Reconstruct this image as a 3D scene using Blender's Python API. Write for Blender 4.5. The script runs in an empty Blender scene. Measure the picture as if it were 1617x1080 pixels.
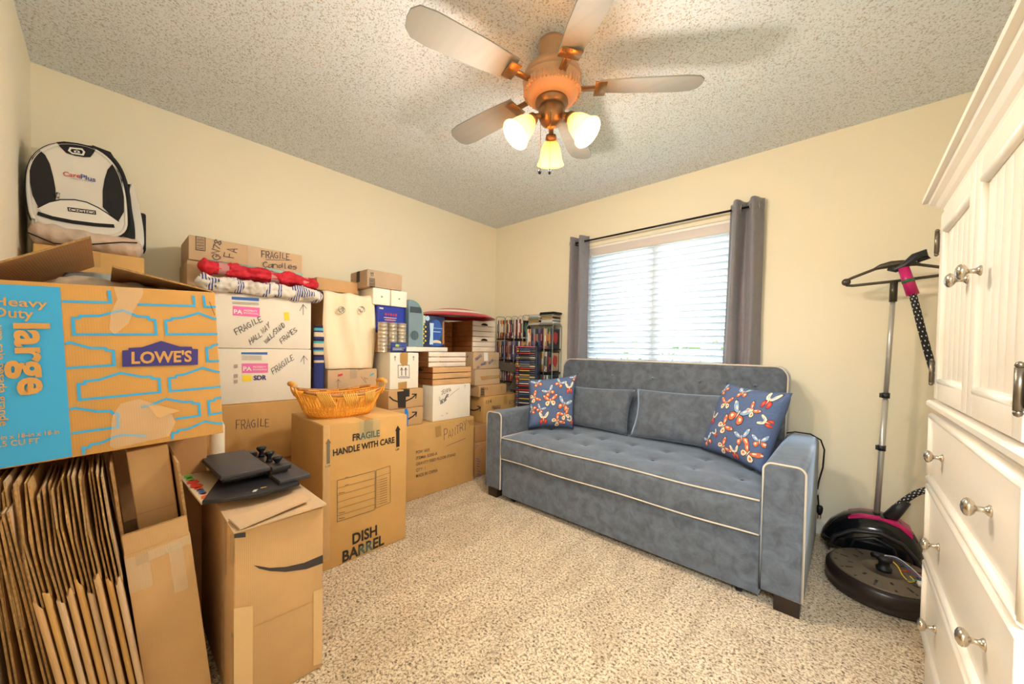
import bpy, bmesh, math, random, json
from mathutils import Vector, Matrix, Euler, noise
random.seed(7)
PI = math.pi
scene = bpy.context.scene
COL = scene.collection

# ------------------------------------------------------------------ camera
cam_data = bpy.data.cameras.new('camera')
cam = bpy.data.objects.new('camera', cam_data)
COL.objects.link(cam)
YAW, PITCH, ROLL = 0.738415, -0.0196248, 0.01921336
cy_, sy_ = math.cos(YAW), math.sin(YAW)
fwd = Vector((-sy_ * math.cos(PITCH), cy_ * math.cos(PITCH), math.sin(PITCH)))
rgt = Vector((cy_, sy_, 0.0))
up = rgt.cross(fwd)
r2 = rgt * math.cos(ROLL) + up * math.sin(ROLL)
u2 = -rgt * math.sin(ROLL) + up * math.cos(ROLL)
cam.matrix_world = Matrix(((r2.x, u2.x, -fwd.x, 0), (r2.y, u2.y, -fwd.y, 0), (r2.z, u2.z, -fwd.z, 1.095), (0, 0, 0, 1)))
cam_data.sensor_width = 36.0
cam_data.lens = 582.58 / 1617 * 36
cam_data.shift_x = -(810.26 - 808.5) / 1617
cam_data.shift_y = (562.57 - 540.0) / 1617
cam_data.clip_start = 0.02
scene.camera = cam

# ------------------------------------------------------------------ world, view
world = bpy.data.worlds.new('world')
scene.world = world
world.use_nodes = True
bg = world.node_tree.nodes['Background']
bg.inputs[0].default_value = (0.80, 0.91, 1.0, 1)
bg.inputs[1].default_value = 2.9
scene.view_settings.view_transform = 'Standard'
scene.view_settings.look = 'None'
scene.view_settings.gamma = 1.0
scene.view_settings.use_curve_mapping = False
scene.view_settings.exposure = 1.38
scene.cycles.max_bounces = 10
scene.cycles.diffuse_bounces = 7

def lamp(name, kind, loc, energy, color, rot=(0, 0, 0), **kw):
    d = bpy.data.lights.new(name, kind)
    d.energy = energy; d.color = color
    for k, v in kw.items(): setattr(d, k, v)
    o = bpy.data.objects.new(name, d); COL.objects.link(o)
    o.location = loc; o.rotation_euler = rot
    return o
# added fill lamp behind the camera, shining in through the unseen doorway
lamp('added_fill_light', 'AREA', (0.25, -0.95, 2.36), 50, (.88, 0.96, 1.0), (math.radians(42), 0, 0), shape='RECTANGLE', size=0.9, size_y=0.7)

# room (metres): camera stands at x=0,y=0
XL, XR, YN, YB, H = -2.967, 0.72, -0.25, 2.94, 2.44

# ------------------------------------------------------------------ materials
def new_mat(name):
    m = bpy.data.materials.new(name); m.use_nodes = True
    nt = m.node_tree
    return m, nt, nt.nodes['Principled BSDF']
def rgb(h):
    h = h.lstrip('#'); c = [int(h[i:i+2], 16) / 255 for i in (0, 2, 4)]
    return tuple(((x / 12.92) if x <= .04045 else ((x + .055) / 1.055) ** 2.4) for x in c)
def mat(name, col, rough=.7, metal=0., var=0., scale=8., bump=0., bscale=60., stretch=None, spec=None, emit=0., alpha=1., trans=0., sheen=0.):
    m, nt, b = new_mat(name)
    c = rgb(col) if isinstance(col, str) else col
    b.inputs['Base Color'].default_value = (*c, 1)
    b.inputs['Roughness'].default_value = rough
    b.inputs['Metallic'].default_value = metal
    if spec is not None: b.inputs['Specular IOR Level'].default_value = spec
    if emit:
        b.inputs['Emission Color'].default_value = (*c, 1); b.inputs['Emission Strength'].default_value = emit
    if alpha < 1: b.inputs['Alpha'].default_value = alpha
    if trans: b.inputs['Transmission Weight'].default_value = trans
    if sheen: b.inputs['Sheen Weight'].default_value = sheen
    L = nt.links
    if var or bump:
        tc = nt.nodes.new('ShaderNodeTexCoord')
        mp = nt.nodes.new('ShaderNodeMapping'); L.new(tc.outputs['Object'], mp.inputs[0])
        if stretch: mp.inputs['Scale'].default_value = stretch
    if var:
        n = nt.nodes.new('ShaderNodeTexNoise'); n.inputs['Scale'].default_value = scale; n.inputs['Detail'].default_value = 5
        L.new(mp.outputs[0], n.inputs['Vector'])
        r = nt.nodes.new('ShaderNodeValToRGB')
        r.color_ramp.elements[0].position = .32; r.color_ramp.elements[1].position = .68
        r.color_ramp.elements[0].color = (*[max(0, x * (1 - var)) for x in c], 1)
        r.color_ramp.elements[1].color = (*[min(1, x * (1 + var * .7)) for x in c], 1)
        L.new(n.outputs['Fac'], r.inputs[0]); L.new(r.outputs[0], b.inputs['Base Color'])
    if bump:
        n2 = nt.nodes.new('ShaderNodeTexNoise'); n2.inputs['Scale'].default_value = bscale; n2.inputs['Detail'].default_value = 4
        L.new(mp.outputs[0], n2.inputs['Vector'])
        bp = nt.nodes.new('ShaderNodeBump'); bp.inputs['Strength'].default_value = min(1, bump); bp.inputs['Distance'].default_value = .01 * max(1, bump)
        L.new(n2.outputs['Fac'], bp.inputs['Height']); L.new(bp.outputs[0], b.inputs['Normal'])
    return m
M = {}
def card(name, col, var=.07):
    m = mat(name, col, .82, var=var, scale=5, bump=.12, bscale=14, spec=.25)
    nt = m.node_tree; L = nt.links; b = nt.nodes['Principled BSDF']
    w = nt.nodes.new('ShaderNodeTexWave'); w.bands_direction = 'X'; w.inputs['Scale'].default_value = 60; w.inputs['Distortion'].default_value = 1.2
    tc = [n for n in nt.nodes if n.type == 'TEX_COORD'][0]
    L.new(tc.outputs['Object'], w.inputs['Vector'])
    bp = [n for n in nt.nodes if n.type == 'BUMP'][0]
    b2 = nt.nodes.new('ShaderNodeBump'); b2.inputs['Strength'].default_value = .12; b2.inputs['Distance'].default_value = .001
    L.new(w.outputs['Fac'], b2.inputs['Height']); L.new(bp.outputs[0], b2.inputs['Normal']); L.new(b2.outputs[0], b.inputs['Normal'])
    return m
M['card'] = card('cardboard', '#c8a377'); M['card2'] = card('cardboard_golden', '#cda469')
M['card3'] = card('cardboard_pale', '#ccb090'); M['card4'] = card('cardboard_deep', '#b78a5c'); M['cardgrey'] = card('cardboard_grey', '#b7a088')
M['white'] = card('white_cardboard', '#efeae0', .03); M['lowes'] = card('cardboard_orange', '#cc9c5c', .06)
M['corr'] = mat('corrugated_edge', '#a98455', .9, var=.3, scale=110, bump=.3, bscale=120)
M['dark'] = mat('painted_hole_shade', '#2a1c10', .9)  # dark colour standing for the shade inside uncut crate hand holes
def ink(k, c, r=.6, **kw): M[k] = mat('ink_' + k, c, r, **kw)
ink('blue', '#35a9ea'); ink('logo', '#352f86'); ink('boxprint', '#cf9c56'); ink('pen', '#4a4250'); ink('ink', '#2b2422'); ink('ink_soft', '#3c3438')
ink('greyink', '#6d5a48'); ink('strip_blue', '#3a6fc4'); ink('pink', '#ef74bd'); ink('whiteink', '#f4f1ee'); ink('yellow', '#ffe23a')
ink('purpleink', '#5a4a94'); ink('softgrey', '#b3a79c'); ink('navyink', '#3b3f66'); ink('navyink2', '#3a4f9a'); ink('redink', '#c93440'); ink('bluepen', '#4b5b9c'); ink('green', '#5fae82')
ink('tape_dk', '#b88f56', .3); ink('tape_lt', '#d9b88a', .3); ink('tape_gloss', '#efe2cc', .12, alpha=.3); ink('tape_aqua', '#a9c9b8', .2, alpha=.24); ink('tape_thin', '#f0d8b4', .25, alpha=.22); ink('tape_blue', '#2a86e0', .5)
ink('torn', '#d2ab78'); ink('bp_black', '#15151a', .8); ink('bp_white', '#e0ddd8', .8)

# ------------------------------------------------------------------ mesh helpers
class G:
    def __init__(s): s.bm = bmesh.new()
    def _faces(s, n0, m, smooth=False):
        s.bm.faces.ensure_lookup_table()
        for i in range(n0, len(s.bm.faces)):
            f = s.bm.faces[i]; f.material_index = m; f.smooth = smooth
    def box(s, x0, x1, y0, y1, z0, z1, m=0, bev=0., seg=2, mtx=None):
        t = bmesh.new()
        bmesh.ops.create_cube(t, size=1)
        for v in t.verts:
            v.co = Vector(((x0 + x1) / 2 + v.co.x * (x1 - x0), (y0 + y1) / 2 + v.co.y * (y1 - y0), (z0 + z1) / 2 + v.co.z * (z1 - z0)))
        if bev: bmesh.ops.bevel(t, geom=list(t.edges), offset=bev, segments=seg, affect='EDGES', profile=.6)
        s.merge(t, m, bool(bev), mtx)
        return s
    def merge(s, t, m=0, smooth=False, mtx=None):
        vm = {}
        for v in t.verts: vm[v] = s.bm.verts.new(mtx @ v.co if mtx else v.co)
        for f in t.faces:
            try:
                g = s.bm.faces.new([vm[v] for v in f.verts]); g.material_index = m; g.smooth = smooth
            except ValueError: pass
        t.free()
    def quad(s, pts, m=0, smooth=False):
        f = s.bm.faces.new([s.bm.verts.new(p) for p in pts]); f.material_index = m; f.smooth = smooth
        return s
    def rings(s, rings, m=0, close=True, caps=True, smooth=True):
        vs = [[s.bm.verts.new(p) for p in r] for r in rings]
        n = len(rings[0])
        for a, b in zip(vs[:-1], vs[1:]):
            for i in range(n if close else n - 1):
                j = (i + 1) % n
                f = s.bm.faces.new((a[i], a[j], b[j], b[i])); f.material_index = m; f.smooth = smooth
        if caps and close:
            for r in (vs[0][::-1], vs[-1]):
                f = s.bm.faces.new(r); f.material_index = m; f.smooth = False
        return s
    def tube(s, pts, r, n=8, m=0, closed=False, caps=True, squash=1.):
        pts = [Vector(p) for p in pts]; N = len(pts)
        rr = r if isinstance(r, (list, tuple)) else [r] * N
        out = []; ref = None
        for i, p in enumerate(pts):
            a = pts[(i - 1) % N] if (closed or i > 0) else p
            b = pts[(i + 1) % N] if (closed or i < N - 1) else p
            t = (b - a).normalized()
            if ref is None: ref = Vector((0, 0, 1)) if abs(t.z) < .9 else Vector((1, 0, 0))
            u = t.cross(ref)
            if u.length < 1e-5: u = t.cross(Vector((0, 1, 0)))
            u.normalize(); v = u.cross(t).normalized(); ref = v
            out.append([p + (u * math.cos(2 * PI * k / n) + v * math.sin(2 * PI * k / n) * squash) * rr[i] for k in range(n)])
        if closed: out.append(out[0]); s.rings(out, m, True, False)
        else: s.rings(out, m, True, caps)
        if closed: bmesh.ops.remove_doubles(s.bm, verts=list(s.bm.verts), dist=1e-6)
        return s
    def lathe(s, prof, c=(0, 0, 0), n=24, m=0, mtx=None, smooth=True):
        t = G()
        t.rings([[Vector((r * math.cos(2 * PI * k / n), r * math.sin(2 * PI * k / n), z)) for k in range(n)] for r, z in prof], 0, True, True, smooth)
        mm = Matrix.Translation(c)
        if mtx: mm = mm @ mtx
        base = len(s.bm.faces)
        vm = {v: s.bm.verts.new(mm @ v.co) for v in t.bm.verts}
        for f in t.bm.faces:
            g = s.bm.faces.new([vm[v] for v in f.verts]); g.material_index = m; g.smooth = f.smooth
        t.bm.free()
        return s
    def prism(s, poly, axis, a, b, m=0, smooth=False):
        # polygon of 2D points extruded along an axis ('x','y','z') from a to b
        def P(p, t): return {'x': (t, p[0], p[1]), 'y': (p[0], t, p[1]), 'z': (p[0], p[1], t)}[axis]
        s.rings([[P(p, a) for p in poly], [P(p, b) for p in poly]], m, True, True, smooth)
        return s
    def ribbon(s, pts, w, nrm, m=0, closed=False):
        pts = [Vector(p) for p in pts]; N = len(pts); nrm = Vector(nrm)
        L = []; R = []
        for i, p in enumerate(pts):
            a = pts[i - 1] if (i > 0 or closed) else p
            b = pts[(i + 1) % N] if (i < N - 1 or closed) else p
            d1 = (p - a); d2 = (b - p)
            if d1.length < 1e-9: d1 = d2
            if d2.length < 1e-9: d2 = d1
            d1 = d1.normalized(); d2 = d2.normalized()
            t = d1 + d2
            if t.length < 1e-6: t = d1
            t.normalize(); o = nrm.cross(t).normalized()
            k = max(.5, abs(t.dot(d1)))
            L.append(p + o * w / 2 / k); R.append(p - o * w / 2 / k)
        rng = range(N if closed else N - 1)
        lv = [s.bm.verts.new(p) for p in L]; rv = [s.bm.verts.new(p) for p in R]
        for i in rng:
            j = (i + 1) % N
            f = s.bm.faces.new((lv[i], rv[i], rv[j], lv[j])); f.material_index = m
        return s
    def obj(s, name, mats, parent=None, origin=None, nomorm=False):
        if not isinstance(mats, (list, tuple)): mats = [mats]
        bmesh.ops.recalc_face_normals(s.bm, faces=list(s.bm.faces))
        me = bpy.data.meshes.new(name)
        if origin is not None: bmesh.ops.translate(s.bm, verts=list(s.bm.verts), vec=-Vector(origin))
        s.bm.to_mesh(me); s.bm.free()
        for q in mats: me.materials.append(M[q] if isinstance(q, str) else q)
        o = bpy.data.objects.new(name, me); COL.objects.link(o)
        if parent is not None: o.parent = parent
        elif origin is not None: o.location = origin
        return o

def tag(o, label=None, cat=None, group=None, kind=None):
    if label: o['label'] = label
    if cat: o['category'] = cat
    if group: o['group'] = group
    if kind: o['kind'] = kind
    return o
def thing(name, label, cat, loc=(0, 0, 0), rz=0., group=None, rot=None):
    o = bpy.data.objects.new(name, None); COL.objects.link(o)
    o.empty_display_size = .05
    o.location = loc; o.rotation_euler = rot if rot else (0, 0, rz)
    return tag(o, label, cat, group)
def struct(o): o['kind'] = 'structure'; return o
def wpart(g, name, mats, parent):     # geometry written in world metres under an unrotated thing
    return g.obj(name, mats, parent, origin=parent.location)
def mod_bevel(o, w=.003, seg=2):
    b = o.modifiers.new('bevel', 'BEVEL'); b.width = w; b.segments = seg; b.limit_method = 'ANGLE'
def copy_tree(o, parent=None):
    c = o.copy(); COL.objects.link(c)
    if parent is not None: c.parent = parent
    for ch in list(o.children): copy_tree(ch, c)
    return c

# ------------------------------------------------------------------ lettering
_txt = {}
def text_shape(t, bold):
    k = (t, bold)
    if k in _txt: return _txt[k]
    cu = bpy.data.curves.new('t', 'FONT'); cu.body = t; cu.size = 1.0; cu.resolution_u = 3
    cu.offset = (0, .012, .03)[bold]
    o = bpy.data.objects.new('t', cu); COL.objects.link(o)
    bpy.context.view_layer.update()
    me = bpy.data.meshes.new_from_object(o)
    vs = [(v.co.x, v.co.y) for v in me.vertices]; fs = [tuple(p.vertices) for p in me.polygons]
    bpy.data.objects.remove(o); bpy.data.meshes.remove(me); bpy.data.curves.remove(cu)
    xs = [v[0] for v in vs]; x0, x1 = min(xs), max(xs)
    cap = .73
    _txt[k] = ([((x - x0) / (x1 - x0), y / cap) for x, y in vs], fs)
    return _txt[k]
STROKES = {
'A': ['00 26 40', '12 32'], 'B': ['00 06 36 35 23 03', '23 41 30 00'], 'C': ['45 26 04 02 20 41'], 'D': ['00 06 26 44 42 20 00'],
'E': ['46 06 00 40', '03 33'], 'F': ['46 06 00', '03 33'], 'G': ['45 26 04 02 20 40 43 23'], 'H': ['00 06', '40 46', '03 43'],
'I': ['20 26'], 'J': ['06 46', '26 21 10 01'], 'K': ['00 06', '46 03 40'], 'L': ['06 00 40'], 'M': ['00 06 23 46 40'],
'N': ['00 06 40 46'], 'O': ['10 02 04 26 44 42 20 10'], 'P': ['00 06 36 45 44 33 03'], 'R': ['00 06 36 44 33 03', '23 40'],
'S': ['45 26 05 04 42 41 20 01'], 'T': ['06 46', '26 20'], 'U': ['06 01 20 41 46'], 'V': ['06 20 46'], 'W': ['06 10 24 30 46'],
'Y': ['06 23 46', '23 20'], '/': ['00 46'], '7': ['06 46 10'], '8': ['23 05 26 45 23 01 20 41 23'], "'": ['26 24'],
'a': ['43 13 01 10 42', '44 40'], 'n': ['04 00', '03 24 43 40'], 'd': ['43 13 01 10 42', '46 40'], 'l': ['26 21 30'], 'e': ['02 42 34 14 01 10 40'], 's': ['44 14 03 42 30 00']}
def add_decals(root, key, conv, nrm, off=.0009):
    groups = {}; seq = [0]
    def gr(name, mt):
        k = (name, mt)
        if k not in groups: groups[k] = [G(), off + .00015 * seq[0]]
        return groups[k][0], groups[k][1]
    for d in DECALS[key]:
        seq[0] += 1
        if d[0] == 'L':
            g, o = gr(d[1], d[2]); g.ribbon([conv(p, o) for p in d[5]], d[3], nrm, closed=bool(d[4]))
        elif d[0] == 'P':
            g = G(); g.quad([conv(p, off + .00015 * seq[0]) for p in d[3]]); g.obj(d[1], d[2], root)
        elif d[0] == 'T':
            g = G(); o = off + .00015 * seq[0]; vs, fs = text_shape(d[3], d[7])
            p0, p1, pt = d[4], d[5], d[6]
            V = [g.bm.verts.new(conv((p0[0] + (p1[0] - p0[0]) * a + (pt[0] - p0[0]) * b, p0[1] + (p1[1] - p0[1]) * a + (pt[1] - p0[1]) * b), o + .0006)) for a, b in vs]
            for f in fs: g.bm.faces.new([V[i] for i in f])
            g.obj(d[1], d[2], root)
        elif d[0] == 'H':
            g = G(); o = off + .00015 * seq[0]; t = d[3]; n = len(t); p0, p1, pt = d[4], d[5], d[6]
            rnd = random.Random(t)
            for i, ch in enumerate(t):
                jy = rnd.uniform(-.12, .12); sc = rnd.uniform(.85, 1.15)
                for st in STROKES.get(ch, []):
                    pts = []
                    for q in st.split():
                        a = (i + .08 + .78 * int(q[0]) / 4 + rnd.uniform(-.04, .04)) / n
                        b = (int(q[1]) / 6) * sc + jy + rnd.uniform(-.04, .04)
                        pts.append((p0[0] + (p1[0] - p0[0]) * a + (pt[0] - p0[0]) * b, p0[1] + (p1[1] - p0[1]) * a + (pt[1] - p0[1]) * b))
                    g.ribbon([conv(p, o + .0004) for p in pts], d[7], nrm)
            g.obj(d[1], d[2], root)
    for (name, mt), (g, c) in groups.items():
        me_o = g.obj(name, mt, root)
    return root

# ------------------------------------------------------------------ cartons (front faces +X, leans against nothing)
def carton(label, X, Y0, Y1, Z0, Z1, depth, m='card', key=None, group=None, rz=0., tilt=0., name='cardboard_box', cat='box', tape='tape_dk', side=None, top=True, lean=0.):
    w, h, d = Y1 - Y0, Z1 - Z0, depth
    base = Vector((X - d / 2, (Y0 + Y1) / 2, Z0))
    r = thing(name, label, cat, base, group=group)
    r.rotation_euler = Euler((lean, -tilt, PI / 2 + rz), 'XYZ')
    inv = (Matrix.Rotation(PI / 2 + rz, 4, 'Z') @ Matrix.Rotation(-tilt, 4, 'Y') @ Matrix.Rotation(lean, 4, 'X')).inverted()
    g = G()
    hb = h - .003 if top else h
    g.box(-w / 2, w / 2, -d / 2, d / 2, 0, hb, 0, .004)
    if top:   # two closing flaps meeting in the middle
        if w >= d:
            g.box(-w / 2 + .002, w / 2 - .002, -d / 2 + .002, -.0015, hb - .001, h, 0, .001, 1); g.box(-w / 2 + .002, w / 2 - .002, .0015, d / 2 - .002, hb - .001, h, 0, .001, 1)
        else:
            g.box(-w / 2 + .002, -.0015, -d / 2 + .002, d / 2 - .002, hb - .001, h, 0, .001, 1); g.box(.0015, w / 2 - .002, -d / 2 + .002, d / 2 - .002, hb - .001, h, 0, .001, 1)
    g.obj('carton_body', m, r)
    if tape and top:
        t = G()
        if w >= d:
            t.box(-w / 2 + .001, w / 2 - .001, -.024, .024, h, h + .0006)
            for sx in (-1, 1): t.box(min(sx * w / 2, sx * (w / 2 + .0006)), max(sx * w / 2, sx * (w / 2 + .0006)), -.024, .024, h - min(.07, h * .4), h)
        else:
            t.box(-.024, .024, -d / 2 + .001, d / 2 - .001, h, h + .0006)
            t.box(-.024, .024, -d / 2 - .0006, -d / 2, h - min(.07, h * .4), h)
        t.obj('packing_tape', tape, r)
    if key:
        def conv(p, o):
            q = inv @ (Vector((X, p[0], p[1])) - base)
            return Vector((max(-w / 2, min(w / 2, q.x)), -d / 2 - o, max(.0005, min(h - .001, q.z))))
        add_decals(r, key, conv, (0, -1, 0))
    if side:     # marks on the left side: list of (kind, material, width, [(u from back, v)])
        for kind, nm, mt, wd, pts in side:
            g = G()
            P = [Vector((-w / 2 - .0012, d / 2 - u, v)) for u, v in pts]
            if kind == 'P': g.quad(P)
            else: g.ribbon(P, wd, (-1, 0, 0))
            g.obj(nm, mt, r)
    return r
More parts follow.
